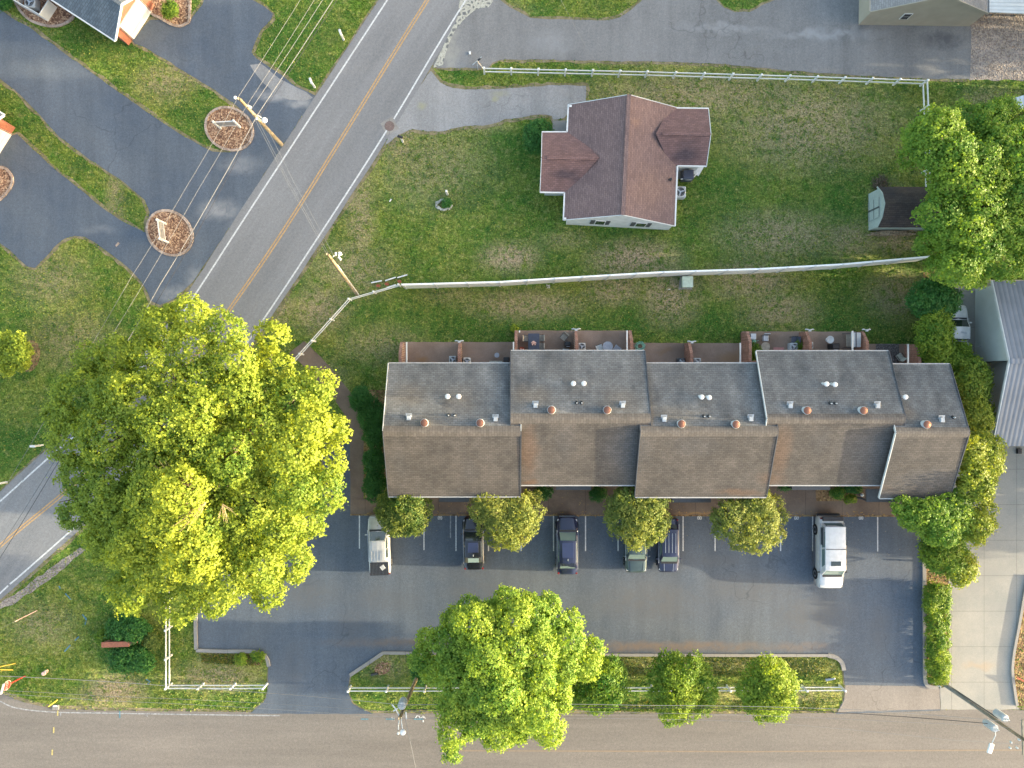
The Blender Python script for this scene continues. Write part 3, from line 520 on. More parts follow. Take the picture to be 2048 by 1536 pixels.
for b, (x0, x1, yn, ys) in enumerate(BL):
    yr = (yn+ys)/2 - 1.5
    wx0 = x0 + (17 if b in (0, 4) else 9); wx1 = x1 - (17 if b in (0, 4) else 9)
    if b: wx0 = BL[b-1][1] - 1 if b in (4,) else x0+9
    m = MB(); q = .12; sec = [(yn+16, 0), (ys-22, 0), (ys-22, ZE+.25), (yr, ZR-.22), (yn+16, ZE+.15)]
    vs = [U(x, y, z) for x in (wx0, wx1) for y, z in sec]; m.add(vs, [(0,1,2,3,4), (9,8,7,6,5)] + [(i, i+5, (i+1) % 5+5, (i+1) % 5) for i in range(5)]); m.build('wall', M['brick'], TH)
    m = MB(); m.slab([U(x0,yn,ZE), U(x1,yn,ZE), U(x1,yr,ZR), U(x0,yr,ZR)], .16); rr_ = m.build('roof', rear_m, TH); roofs_rear.append(rr_)
    m = MB(); m.slab([U(x0,yr,ZR), U(x1,yr,ZR), U(x1,ys,ZE), U(x0,ys,ZE)], .16); rf_ = m.build('roof', front_m, TH, label='brown weathered front slope with rusty stains'); roofs_front.append(rf_)
    m = MB(); n = 14; prof = [(yr-9, ZR-(ZR-ZE)*9/((ys-yn)/2)+.035), (yr-2, ZR+.02), (yr+2, ZR+.02), (yr+9, ZR-(ZR-ZE)*9/((ys-yn)/2)+.035)]
    for k in range(3): m.slab([U(x0-.5,prof[k][0],prof[k][1]), U(x1+.5,prof[k][0],prof[k][1]), U(x1+.5,prof[k+1][0],prof[k+1][1]), U(x0-.5,prof[k+1][0],prof[k+1][1])], .04)
    m.build('ridge_cap', cap_m, rr_)
    for y, par in ((yn-1.2, rr_), (ys+1.2, rf_)):
        m = MB(); a, c = U(x0, y, ZE-.05), U(x1, y, ZE-.05); m.bar(a, c, .085, .12); m.build('gutter', M['trim'], par)
    for x, sx in ((x0, -1), (x1, 1)):
        thin = M['siding'] if (b, sx) in ((3,-1),(4,-1),(0,-1)) else M['dkgrey']
        for (ya, yb, par) in ((yn, yr, rr_), (yr, ys, rf_)):
            if b == 0: thin = M['siding'] if par is rr_ else M['dkgrey']
            m = MB(); z_ = lambda y: ZR-(ZR-ZE)*abs(y-yr)/((ys-yn)/2); m.bar(U(x+sx*.8, ya, z_(ya)-.06), U(x+sx*.8, yb, z_(yb)-.06), .055, .2); m.build('rake_board', thin, par)
def on_roof(b, px, py, h):
    z = 6.5
    for _ in range(8): p = P(px, py, z+h); z = roof_z(b, -p.y/K)
    return p, z
VW = [(0,895,793),(0,917,793),(1,1147,767),(1,1168,767),(2,1404,794),(2,1419,795),(3,1654,768),(3,1671,769),(4,1812,794)]
VP = [(0,897,831),(0,909,831),(1,1154,806),(1,1164,806),(2,1410,833),(2,1420,833),(3,1664,807),(3,1674,807),(4,1911,835)]
VC = [(0,848,846),(0,960,846),(1,1103,820),(1,1215,820),(2,1364,848),(2,1473,849),(3,1616,821),(3,1729,821),(4,1856,849)]
VB = [(0,817,836),(0,991,838),(1,1071,811),(1,1246,811),(2,1329,839),(2,1503,838),(3,1582,812),(3,1757,812),(4,1886,840)]
for b, x, y in VW:
    p, z = on_roof(b, x, y, .62); m = MB(); m.lathe((p.x, p.y, z-.1), [(.055, 0), (.055, .55), (.17, .56), (.20, .66), (.17, .74), (.05, .78)], 16); o = m.build('flue_vent', M['white'], TH, smooth=False)
    m = MB(); m.lathe((p.x, p.y, z-.06), [(.16, 0), (.07, .12)], 14); m.build('flashing', M['galv'], o)
for b, x, y in VP:
    p, z = on_roof(b, x, y, .3); m = MB(); m.lathe((p.x, p.y, z-.06), [(.05, 0), (.05, .36)], 12); o = m.build('pipe_vent', M['ltgrey'], TH)
    m = MB(); m.lathe((p.x, p.y, z-.08), [(.15, 0), (.11, .14), (.055, .2)], 14); m.build('boot', M['black'], o)
for b, x, y in VC:
    p, z = on_roof(b, x, y, .5); m = MB(); m.lathe((p.x, p.y, z-.1), [(.27, 0), (.27, .40)], 20); o = m.build('chimney_cap', M['siding'], TH)
    m = MB(); m.lathe((p.x, p.y, z+.30), [(.30, 0), (.315, .03), (.305, .07), (.29, .1)], 22); m.build('rim', M['ltgrey'], o)
    m = MB(); m.lathe((p.x, p.y, z+.40), [(.285, 0), (.28, .03), (.12, .075), (.02, .085)], 22); m.build('cap', M['copper'], o)
for b, x, y in VB:
    p, z = on_roof(b, x, y, .22); m = MB(); m.box((p.x, p.y, z+.10), (.30, .34, .24)); o = m.build('box_vent', M['ltgrey'], TH, bevel=.02)
    m = MB(); m.box((p.x, p.y+.12, z-.02), (.46, .5, .03), 0, R(25)); m.build('flashing', M['galv'], o)
for (x0, x1, y0, y1) in ((878,938,985,1004),(1112,1182,960,980),(1345,1422,985,1005),(1584,1660,962,980),(1733,1800,978,1004)):
    m = MB(); m.slab([P(x0,y0,2.75), P(x1,y0,2.75), P(x1,y1,2.5), P(x0,y1,2.5)], .15); m.build('porch_roof', M['dkgrey'], TH)
    a = P(x0+4, y1-3, 0); 
    for xx in (x0+4, x1-4): c = P(xx, y1-2.5, 2.4); m = MB(); m.box((c.x, c.y, 1.2), (.12, .12, 2.4)); m.build('porch_post', M['dkgrey'], TH)
# wing walls between the patios
def wing(x, y0, y1, h=2.0, t=.24):
    a, b = P(x, y0, 0), P(x, y1, 0); m = MB(); ym = b.y
    m.add([(a.x-t/2, a.y, 0), (a.x+t/2, a.y, 0), (a.x+t/2, b.y, 0), (a.x-t/2, b.y, 0), (a.x-t/2, a.y, h*.62), (a.x+t/2, a.y, h*.62), (a.x+t/2, a.y-.9, h), (a.x-t/2, a.y-.9, h), (a.x-t/2, b.y, h), (a.x+t/2, b.y, h)],
          [(3,2,1,0), (0,1,5,4), (4,5,6,7), (7,6,9,8), (8,9,2,3), (1,2,9,6,5), (0,4,7,8,3)])
    m.build('wing_wall', M['brick'], TH)
for x, y0, y1 in ((808,686,745),(922,686,745),(1032,663,720),(1149,663,720),(1255,663,720),(1371,687,745),(1484,665,745),(1600,665,720),(1710,665,720),(1811,690,745)): wing(x, y0, y1, 2.1)
for x, y0, y1 in ((813.5,684,730),(1027,684,703),(1039,661,665),(1254,661,703),(1480.5,686,730),(1705,662,703),(1816,688,730)):
    a, b = P(x, y0, 2.3), P(x, y1, 2.3); m = MB(); m.bar(a, b, .10, .12); m.build('privacy_beam', M['white'], TH)
for x0, x1, y0, y1 in ((803,1030,684,745),(1030,1260,661,720),(1262,1483,686,745),(1483,1712,663,720),(1712,1818,688,745)):
    sheet('patio', poly_px([(x0,y0),(x1,y0),(x1,y1),(x0,y1)], .02), .055 + (x0 % 7)*.001, M['patio'])
# ---- red-roofed house
def rz_m(nm, a, b, rot, stains=()): return shingle(nm, a, b, rot=rot, streak=.05, stains=stains, contrast=.62)
RH = thing('house', P(1236, 325), 'single storey white house with a cross-shaped purple-brown shingle roof on the lawn', 'house')
RO = RH.location
def rr_rel(px, py, z, rx, ry, st): p = P(px, py, z); return (p.x-RO.x, p.y-RO.y, rx*K, ry*K, st)
main_m = rz_m('maroon_shingles', (.150,.105,.102), (.185,.128,.120), R(87), [([rr_rel(1300,380,3,60,60,.5), rr_rel(1270,245,3.8,14,14,.6), rr_rel(1330,370,3,30,50,.4)], (.225,.145,.115))])
wing_m = rz_m('maroon_wing_shingles', (.140,.088,.086), (.180,.110,.102), R(-2), [([rr_rel(1130,350,3,40,14,.8), rr_rel(1150,360,3,20,16,.6), rr_rel(1370,310,3,45,24,.9), rr_rel(1370,290,3,30,10,.5)], (.065,.05,.058))])
ze, zp, zw = 2.55, 4.25, 3.65
NWc, SWc, Sap, SEc, Nap, NEc = P(1137,209,ze), P(1127,440,ze), P(1246,430,zp), P(1350,452,ze), P(1258,189,zp), P(1354,215,ze)
m = MB(); m.slab([Nap, Sap, SWc, NWc], .14); rW = m.build('roof', main_m, RH)
m = MB(); m.slab([Nap, NEc, SEc, Sap], .14); rE = m.build('roof', main_m, RH)
m = MB(); m.bar(Nap+V(0,0,.03), Sap+V(0,0,.03), .32, .05); m.build('ridge_cap', main_m, rW)
def sink(p, d=.12): return p - V(0, 0, d)
# west wing
wNW, wSW, wR = P(1084,264,ze), P(1080,384,ze), P(1083,315,zw); wRi = P(1198,315,zw); wNi, wSi = P(1150,264,ze), P(1138,385,ze)
m = MB(); m.slab([wR, wRi, wNi, wNW], .12); a1 = m.build('roof', wing_m, RH); m = MB(); m.slab([wSW, wSi, wRi, wR], .12); a2 = m.build('roof', wing_m, RH)
m = MB(); m.bar(P(1094,315,zw+.03), P(1190,316,zw+.03), .28, .05); m.build('ridge_cap', wing_m, a1)
# east wing
eNE, eSE, eR = P(1417,217,ze), P(1413,332,ze), P(1422,268,zw); eRi = P(1312,267,zw); eNi, eSi = P(1338,216,ze), P(1340,331,ze)
m = MB(); m.slab([eRi, eR, eNE, eNi], .12); b1 = m.build('roof', wing_m, RH); m = MB(); m.slab([eRi, eSi, eSE, eR], .12); b2 = m.build('roof', wing_m, RH)
m = MB(); m.bar(P(1325,267,zw+.03), P(1420,268,zw+.03), .28, .05); m.build('ridge_cap', wing_m, b1)
for a, b, par in ((NWc, P(1134,264,ze), rW), (P(1129,385,ze), SWc, rW), (P(1355,332,ze), SEc, rE), (wNW, P(1134,264,ze), a1), (wSW, P(1129,385,ze), a2), (P(1352,216,ze), eNE, b1), (P(1355,331,ze), eSE, b2)):
    d = (b-a).normalized(); s = V(-d.y, d.x, 0)*.0; m = MB(); m.bar(a-V(0,0,.05), b-V(0,0,.05), .12, .13); m.build('gutter', M['white'], par)
for a, b, par in ((NWc, Nap, rW), (Nap, NEc, rE), (SWc, Sap, rW), (Sap, SEc, rE), (wNW, wR, a1), (wR, wSW, a2), (eNE, eR, b1), (eR, eSE, b2)):
    m = MB(); m.bar(a-V(0,0,.09), b-V(0,0,.09), .05, .2); m.build('fascia', M['siding'], par)
# walls
def wallprism(pts, ztop, par, mat): m = MB(); m.prism([(p.x, p.y) for p in pts], 0, ztop); return m.build('wall', mat, par)
wallprism([P(1139,242), P(1331,248), P(1337,460), P(1132,449)], 2.42, RH, M['siding'])
wallprism([P(1091,292), P(1150,292), P(1150,391), P(1089,391)], 2.40, RH, M['siding'])
wallprism([P(1336,250), P(1392,250), P(1390,343), P(1336,343)], 2.40, RH, M['siding'])
sW, sE = P(1132,449), P(1337,460); mid = (sW+sE)/2; m = MB(); din = V(.0, .12, 0)
m.add([sW+V(0,0,2.42), sE+V(0,0,2.42), mid+V(0,0,4.02), sW+din+V(0,0,2.42), sE+din+V(0,0,2.42), mid+din+V(0,0,4.02)], [(0,1,2),(5,4,3),(0,3,4,1),(1,4,5,2),(2,5,3,0)]); m.build('gable', M['siding'], RH)
def wall_window(par, a, b, t0, t1, z0, z1, outn, shutters=True, nm='window'):
    """window on a wall running a->b between fractions t0..t1"""
    p, q = a.lerp(b, t0), a.lerp(b, t1); d = (q-p).normalized(); L = (q-p).length; n = outn
    m = MB(); m.bar(p+n*.03+V(0,0,(z0+z1)/2), q+n*.03+V(0,0,(z0+z1)/2), .05, z1-z0); fr = m.build(nm, M['white'], par)
    for (za, zb) in ((z0+.06, (z0+z1)/2-.03), ((z0+z1)/2+.03, z1-.06)):
        m = MB(); m.bar(p+d*.07+n*.065+V(0,0,(za+zb)/2), q-d*.07+n*.065+V(0,0,(za+zb)/2), .02, zb-za); m.build('pane', M['window'], fr)
    if shutters:
        for pp in (p-d*.02, q+d*.02+d*.0):
            s = -1 if pp is not None and (pp-p).dot(d) < 0 else 1
            e = pp + d*s*.34; m = MB(); m.bar(pp+n*.035+V(0,0,(z0+z1)/2), e+n*.035+V(0,0,(z0+z1)/2), .05, z1-z0); m.build('shutter', M['dkgrey'], par)
nS = V(.05, -1, 0).normalized()
wall_window(RH, sW, sE, .26, .36, .9, 2.1, nS); wall_window(RH, sW, sE, .645, .75, .9, 2.1, nS)
m = MB(); c = P(1388,345,.9); m.tube([P(1362,358,.02), P(1362,358,.9), P(1385,357,.9), P(1396,345,.9)], .04); m.tube([P(1362,358,.45), P(1385,357,.45), P(1396,345,.45)], .03)
m.build('porch_railing', M['white'], RH); m = MB(); m.prism([(p.x, p.y) for p in (P(1340,330), P(1385,330), P(1385,358), P(1340,358))], 0, .18); m.build('porch_floor', M['kerb'], RH)
m = MB()
for k in range(3): a = P(1390+k*5, 338+k*1.5); m.box((a.x, a.y, .13-.04*k), (.25, 1.0, .26-.08*k), R(-30))
m.build('porch_step', M['siding'], RH)
m = MB(); p = P(1341,359,2.9); m.box(p, (.18,.18,.25)); m.build('pipe_vent', M['black'], RH)
for x, y in ((1141,212),(1130,437),(1419,278)): p = P(x, y, ze+.12); m = MB(); m.box(p, (.2,.15,.06)); m.build('downspout_head', M['white'], RH)
# ---- garages top-left
gm1 = shingle('slate_grey_shingles', (.085,.105,.125), (.13,.15,.17), rot=R(-30), contrast=.5, row=.2)
def garage(A, B, label):
    root, mid, u, d, W2 = gable_house(P(*A), P(*B), -13, 2.5, 3.75, .5, M['brick2'], gm1, label, 'garage', 'garage', rake=.35)
    L = 2*W2; dn = -d; a = mid - u*1.35; b = mid + u*1.35
    m = MB(); m.bar(a+dn*.04+V(0,0,1.1), b+dn*.04+V(0,0,1.1), .08, 2.2); dr = m.build('garage_door', M['white'], root)
    m = MB()
    for k in range(1, 4): m.bar(a+dn*.085+V(0,0,.55*k), b+dn*.085+V(0,0,.55*k), .012, .03)
    m.build('panel_groove', M['ltgrey'], dr); m = MB()
    for s in (-1, 1): m.bar(mid+u*s*1.43+dn*.05+V(0,0,1.15), mid+u*s*1.44+dn*.05+V(0,0,1.15), .1, 2.3)
    m.build('door_frame', M['white'], root); return root
M['brick2'] = simple('red_brown_brick', (.26,.11,.075), .9, .15, var=.12, vs=6)
garage((258,91), (310,11), 'brick garage with a white door and slate grey gable roof at the top left corner'); garage((-21,337), (31,255), 'brick garage corner with white trim cut off by the left edge of the photo')
# ---- beige outbuilding top right
gr = shingle('pale_grey_shingles', (.21,.205,.20), (.27,.26,.25), rot=R(90), contrast=.7)
root, mid, u, d, W2 = gable_house(P(1717,50), P(1938,53), -14, 2.35, 4.75, .12, M['beige'], gr, 'beige gabled outbuilding with a grey shingle roof beside the asphalt drive', 'outbuilding', 'building', fascia=M['beige'], rake=.05)
wall_window(root, P(1717,50), P(1938,53), .30, .375, 1.1, 2.0, V(0,-1,0), False)
mr = seam_roof('white_ribbed_metal', (.5,.52,.51), .3, rot=R(90))
t = thing('lean_to', P(2040,0), 'white ribbed metal lean-to roof joined to the beige outbuilding', 'shed'); m = MB(); m.slab([P(1979,24,2.4), P(1979,-80,2.4), P(2160,-80,2.2), P(2160,32,2.2)], .1); m.build('roof', mr, t)
m = MB()
for x in (1985, 2030, 2080): a = P(x, 32, 0); m.box((a.x, a.y, 1.1), (.12,.12,2.2))
m.build('post', M['beige'], t)
# ---- metal warehouse
sr = seam_roof('blue_grey_standing_seam', (.150,.172,.205), .38, rot=0)
t = thing('warehouse', P(2080,730), 'pale cream metal warehouse with a dark blue-grey standing seam gable roof', 'warehouse')
yN, yR, yS = P(1024,572).y, P(1024,726).y, P(1024,886).y; xw, xe = P(1937,0).x, P(2420,0).x
for (ya, yb) in ((yN, yR), (yR, yS)):
    za, zb = (3.0, 5.0) if ya == yN else (5.0, 3.0); m = MB(); m.slab([V(xw,ya,za), V(xw,yb,zb), V(xe,yb,zb), V(xe,ya,za)], .12); r_ = m.build('roof', sr, t)
    m = MB(); m.bar(V(xw-.04,ya,za-.05), V(xw-.04,yb,zb-.05), .08, .2); m.build('fascia', M['siding'], r_)
m = MB(); m.bar(V(xw,yR,5.04), V(xe,yR,5.04), .4, .06); m.build('ridge_cap', sr, t)
x1_, x2_ = P(1950,0).x, P(1980,0).x; yn_, ym_, ys_ = P(0,578).y, P(0,724).y, P(0,858).y
m = MB(); m.add([(x1_,yn_,0),(x1_,ym_,0),(x1_,ym_,4.82),(x1_,yn_,2.95),(xe,yn_,0),(xe,ym_,0),(xe,ym_,4.82),(xe,yn_,2.95)], [(0,1,2,3),(7,6,5,4),(3,2,6,7),(0,3,7,4),(1,5,6,2)]); m.build('wall', M['cream'], t)
m = MB(); m.add([(x2_,ym_,0),(x2_,ys_,0),(x2_,ys_,3.15),(x2_,ym_,4.80),(xe,ym_,0),(xe,ys_,0),(xe,ys_,3.15),(xe,ym_,4.80)], [(0,1,2,3),(7,6,5,4),(3,2,6,7),(0,3,7,4),(1,5,6,2)]); m.build('wall', M['cream'], t)
m = MB(); m.box((x1_+.6, ym_-.02, 1.1), (1.0,.05,2.2)); m.build('door', M['dkgrey'], t)
m = MB(); a = P(1950,692,.7); m.bar(a, P(1968,694,.8), .05, .05); m.bar(P(1965,682,.9), P(1967,704,.9), .06, .06); m.build('gas_meter', M['galv'], t)
t = thing('downspout', P(2036,905), 'short black downspout under the warehouse eave', 'downspout'); m = MB(); a = P(2036,902); m.box((a.x, a.y, .12), (.35,.45,.24)); m.build('outlet', M['black'], t, bevel=.03)
# ---- gambrel shed
t = thing('shed', P(1790,425), 'small shed with a dark gambrel roof and pale green double doors', 'shed')
g0, g1 = P(1737,388), P(1737,461); xe_ = P(1848,0).x; xs = g0.x; ya, yb = g0.y, g1.y; yc = (ya+yb)/2; h = (ya-yb)/2
pr = [(h+.12, 1.75), (h*.62, 2.55), (0, 2.95), (-h*.62, 2.55), (-h-.12, 1.75)]
m = MB(); sec = [(h, 0), (h, 1.8), (h*.60, 2.5), (0, 2.86), (-h*.60, 2.5), (-h, 1.8), (-h, 0)]
m.add([(x, yc+y, z) for x in (xs, xe_) for y, z in sec], [tuple(range(7)), tuple(range(7, 14))[::-1]] + [(i, i+7, (i+1) % 7+7, (i+1) % 7) for i in range(7)]); m.build('wall', M['shed'], t)
sm = shingle('dark_shed_shingles', (.045,.042,.045), (.085,.065,.055), contrast=.6)
for k in range(4):
    (y0, z0), (y1, z1) = pr[k], pr[k+1]; m = MB(); m.slab([V(xs-.12,yc+y0,z0), V(xs-.12,yc+y1,z1), V(xe_+.12,yc+y1,z1), V(xe_+.12,yc+y0,z0)], .07); r_ = m.build('roof', sm, t)
    m = MB(); m.bar(V(xs-.15,yc+y0,z0-.05), V(xs-.15,yc+y1,z1-.05), .05, .12); m.build('trim', M['shed'], r_)
for s in (-1, 1):
    m = MB(); m.box((xs-.03, yc+s*.42, 1.0), (.05, .8, 1.9)); dr = m.build('door', M['shed'], t); m = MB()
    for z in (.2, 1.0, 1.85): m.box((xs-.065, yc+s*.42, z), (.02, .78, .05))
    m.box((xs-.065, yc+s*.04, 1.0), (.02, .04, 1.8)); m.build('batten', M['dkgrey'], dr)
t = thing('firewood_stack', P(1790,468), 'low stack of split firewood lying against the shed wall', 'firewood'); m = MB()
for k in range(46):
    a = P(random.uniform(1745,1822), random.uniform(463,472)); L = random.uniform(.5,1.3); m.bar((a.x-L/2, a.y, random.uniform(.05,.45)), (a.x+L/2, a.y+random.uniform(-.05,.05), random.uniform(.05,.45)), random.uniform(.06,.13), random.uniform(.06,.12))
m.build('log', M['firewood'], t)
t = thing('brush_pile', P(1758,367), 'round grey heap of brush behind the shed', 'brush pile'); m = MB()
for k in range(170):
    an = random.uniform(0, 6.28); rr2 = .62*math.sqrt(random.random()); a = P(1758,367)+V(rr2*math.cos(an), rr2*math.sin(an), .45*(1-rr2/.7)*random.random()+.05); an2 = random.uniform(0, 6.28)
    m.tube([a, a+V(math.cos(an2)*.3, math.sin(an2)*.3, random.uniform(-.1,.2))], .018, 4)
m.build('twigs', M['bark'], t)
t = thing('small_shed', P(2075,205), 'pale blue-grey metal shed roof peeking out behind the big right hand tree', 'shed'); m = MB(); m.slab([P(2022,198,2), P(2130,165,2.4), P(2130,240,2.4), P(2024,212,2)], .1); m.build('roof', seam_roof('pale_blue_metal', (.45,.52,.56), .3), t)
m = MB(); m.prism([(p.x, p.y) for p in (P(2030,200), P(2125,180), P(2125,235), P(2032,208))], 0, 1.9); m.build('wall', M['siding'], t)
# ================================================================== FENCES
def rail_fence(pts, label, posts_px, rails=(.45, 1.05), ph=1.2, name='rail_fence', post_w=.13):
    t = thing(name, P(*pts[0]), label, 'fence')
    for z in rails:
        m = MB()
        for i in range(len(pts)-1): a, b = P(*pts[i]), P(*pts[i+1]); m.bar(a+V(0,0,z), b+V(0,0,z), .05, .14)
        m.build('rail', M['white'], t)
    for q in posts_px:
        p = P(*q); m = MB(); m.box((p.x, p.y, ph/2), (post_w, post_w, ph)); m.add([(p.x-.09,p.y-.09,ph),(p.x+.09,p.y-.09,ph),(p.x+.09,p.y+.09,ph),(p.x-.09,p.y+.09,ph),(p.x,p.y,ph+.07)], [(0,1,4),(1,2,4),(2,3,4),(3,0,4),(3,2,1,0)]); m.build('post', M['white'], t)
    return t
def along(a, b, n, skip_first=False): return [(a[0]+(b[0]-a[0])*k/n, a[1]+(b[1]-a[1])*k/n) for k in range(1 if skip_first else 0, n+1)]
# ground position of the top fence (photo shows it leaning outwards by its height)
TF = [(969,148),(1290,155),(1570,163),(1840,172)]
posts = along(TF[0], TF[1], 6) + along(TF[1], TF[2], 5, True) + along(TF[2], TF[3], 5, True)
rail_fence(TF, 'long white two-rail fence between the lawn and the upper asphalt drive', posts)
rail_fence([(1840,172),(1842,222),(1846,380),(1846,470)], 'white two-rail fence running down under the big right hand tree', along((1841,222),(1846,470),4))
rail_fence([(1005-4-200,573),(703,601),(590,726)], 'white two-rail fence bending round the corner lawn near the leaning pole', [(801,573),(752,587),(703,601),(668,641),(631,683),(607,709)])
rail_fence([(344,1080),(344,1190),(344,1366),(535,1366)], 'white two-rail fence turning a corner beside the brick sign', along((344,1080),(344,1366),5) + along((344,1366),(535,1366),3, True))
rail_fence([(702,1371),(1100,1371),(1678,1370)], 'white two-rail fence along the street under the row of small trees', along((702,1371),(1678,1370),13))
t = thing('privacy_fence', P(1310,552), 'tall solid white vinyl privacy fence crossing the lawn behind the townhouses', 'fence')
PF = [(813,577),(1000,572),(1160,562),(1315,553),(1500,547),(1660,538),(1830,523)]
for i in range(len(PF)-1):
    a, b = P(*PF[i]), P(*PF[i+1]); d = b-a; n = max(2, round(d.length/2.4)); 
    m = MB(); m.bar(a+V(0,0,1.2), b+V(0,0,1.2), .05, 2.2); m.build('panel', M['fencew'], t)
    m = MB(); m.bar(a+V(0,0,2.34), b+V(0,0,2.34), .13, .10); m.build('top_rail', M['fencew'], t)
    for k in range(n):
        p = a.lerp(b, k/n); m = MB(); m.box((p.x, p.y, 1.22), (.14,.14,2.44), math.atan2(d.y, d.x)); m.build('post', M['white'], t)
t = thing('screen_fence', P(90,35), 'low white screen hiding the cooling unit in the top left mulch bed', 'fence')
for a, b in (((42,12),(97,43)),((97,43),(115,15)),((42,12),(56,-14))):
    m = MB(); m.bar(P(*a)+V(0,0,.62), P(*b)+V(0,0,.62), .05, 1.15); m.build('panel', M['white'], t)
# ================================================================== POLES AND CABLES
def pole(base, top, z, label, mat, r=.17):
    t = thing('utility_pole', P(*base), label, 'utility pole'); m = MB(); b, e = P(*base), P(*top, z); m.tube([b, b.lerp(e, .5), e], r, 10, r*.62, True); m.build('pole', mat, t, smooth=True); return t, b, e
p1, b1_, e1 = pole((563,289), (478,197), 9.8, 'brown and white utility pole beside the round mulch bed and driveway', M['wood'])
p2, b2_, e2 = pole((714,588), (655,508), 9.5, 'yellowish leaning utility pole at the corner of the white rail fence', M['wood'])
p3, b3_, e3 = pole((838,1345), (799,1437), 9.6, 'wooden utility pole with a grey transformer can and lamp over the street', M['wood'])
p4, b4_, e4 = pole((1884,1366), (2052,1482), 9.8, 'grey weathered utility pole with two white transformers over the concrete drive', M['greywood'])
def can(root, px, z, r, L, px2=None, mat='ltgrey', nm='transformer'):
    c = P(*px, z); m = MB(); m.lathe((c.x, c.y, z-L), [(r*.96, 0), (r, .05), (r, L*.9), (r*.8, L)], 18); o = m.build(nm, M[mat], root); m = MB()
    for s in (-1, 1): m.lathe((c.x+s*r*.4, c.y, z), [(.05, 0), (.035, .22)], 8)
    m.build('bushing', M['siding'], o); return o
def lamp(root, base, head, z, mat='siding', r=.2):
    a, b = P(*base, z-.3), P(*head, z); m = MB(); m.tube([a, a.lerp(b, .5)+V(0,0,.25), b], .035, 6); ar = m.build('lamp_arm', M[mat], root)
    d = (b-a).normalized(); m = MB(); long_ = r > .25
    if long_: m.box((b.x+d.x*.42, b.y+d.y*.42, z), (.75, .36, .16), math.atan2(d.y, d.x))
    else: m.lathe((b.x+d.x*.3, b.y+d.y*.3, z-.12), [(r*.6, 0), (r, .06), (r*.9, .16), (r*.3, .22)], 16)
    m.build('lamp_head', M['white'], ar, bevel=.07 if long_ else 0)
can(p3, (803,1413), 8.6, .30, .95); lamp(p3, (803,1424), (805,1457), 8.8, r=.22); lamp(p3, (799,1436), (797,1459), 9.2, r=.1)
for a, b in (((784,1409),(790,1416)), ((790,1416),(799,1432)), ((787,1422),(795,1417)), ((812,1424),(813,1438))):
    m = MB(); m.tube([P(*a,9.0), P(*b,9.1)], .05, 6); m.build('insulator', M['siding'], p3)
can(p4, (2012,1438), 8.3, .28, 1.05); can(p4, (1991,1458), 8.3, .28, 1.05); lamp(p4, (1989,1448), (1984,1486), 8.3, r=.3)
m = MB(); m.tube([P(1893,1368,.3), P(1995,1436,7.5)], .05, 6); m.build('conduit', M['dkgrey'], p4)
m = MB(); m.bar(P(2045,1440,9.4), P(2047,1510,9.4), .12, .12); m.build('crossarm', M['greywood'], p4)
for q in ((2020,1483),(2036,1478),(2032,1494),(2018,1494)): c = P(*q, 9.2); m = MB(); m.lathe(c, [(.06,0),(.08,.1),(.05,.2)], 8); m.build('insulator', M['siding'], p4)
lamp(p1, (515,231), (523,236), 7.0, r=.22); c = P(471,196,9.8); m = MB(); m.lathe(c, [(.1,0),(.12,.08),(.05,.16)], 10); m.build('insulator', M['white'], p1)
m = MB(); m.tube([P(478,197,9.6), P(470,194,9.7)], .04, 6); m.build('bracket', M['bark'], p1)
for q in ((497,213),(514,238),(501,215)): c = P(*q, 8.3); m = MB(); m.lathe(c, [(.08,0),(.1,.08),(.04,.16)], 8); m.build('insulator', M['siding'], p1)
m = MB(); m.tube([P(718,590,.1), P(675,530,7.0)], .035, 6); m.build('conduit', M['white'], p2)
lamp(p2, (664,517), (673,510), 8.6, r=.14)
for a, b in (((671,505),(672,511)), ((677,511),(684,508)), ((677,514),(682,520))): m = MB(); m.tube([P(*a,8.7), P(*b,8.7)], .07, 6); m.build('floodlight', M['white'], p2)
def cable(pts, label, r=.022, mat='cable', group=None):
    """pts: (px,py,z); sags smoothly between them"""
    o = [P(*q) for q in pts]; out = []
    for i in range(len(o)-1):
        L = (o[i+1]-o[i]).length
        for k in range(9): f = k/9; out.append(o[i].lerp(o[i+1], f) - V(0, 0, L*.012*4*f*(1-f)))
    out.append(o[-1]); m = MB(); m.tube(out, r, 5); ob = m.build('power_line', M[mat], org=out[0]); tag(ob, label, 'cable', group); return ob
def far(a, b, k): return (a[0]+(b[0]-a[0])*k, a[1]+(b[1]-a[1])*k)
cable([(*far((477,193),(596,0),2.6),9.8),(477,193,9.8),(369,380,9.0),(262,555,8.6),(97,828,8.7),(-60,1085,9.5)], 'leftmost thin wire crossing the driveways and passing the pole tip', .012)
cable([(*far((493,212),(624,0),2.6),9.0),(493,212,9.0),(396,380,8.4),(216,683,8.2),(109,861,8.2),(-60,1120,9.2)], 'thin wire second from the left over both mulch beds', .012)
cable([(*far((514,231),(661,0),2.6),7.6),(514,231,7.6),(432,380,7.2),(320,569,7.0),(246,697,7.0),(112,917,7.0),(-60,1185,7.4)], 'thickest pale telephone cable crossing the driveways', .024)
cable([(*far((508,250),(669,0),2.4),6.8),(508,250,6.8),(441,380,6.5),(325,585,6.4),(250,704,6.4),(110,935,6.4),(-60,1210,6.8)], 'dark cable hanging just below the thick pale telephone cable', .018, 'darkcable')
cable([(*far((514,231),(640,20),2.6),7.9),(500,222,7.9)], 'dashed looking service wire ending at the upper utility pole', .016)
for dx, lb in ((0, 'leftmost wire slanting across the main road between the two poles'), (5, 'middle wire slanting across the main road between the two poles'), (16, 'rightmost fine wire slanting across the main road between the two poles')):
    cable([(503+dx,226,8.4), (575+dx*.8,365,8.2), (653+dx*.8,508,9.2)], lb, .010)
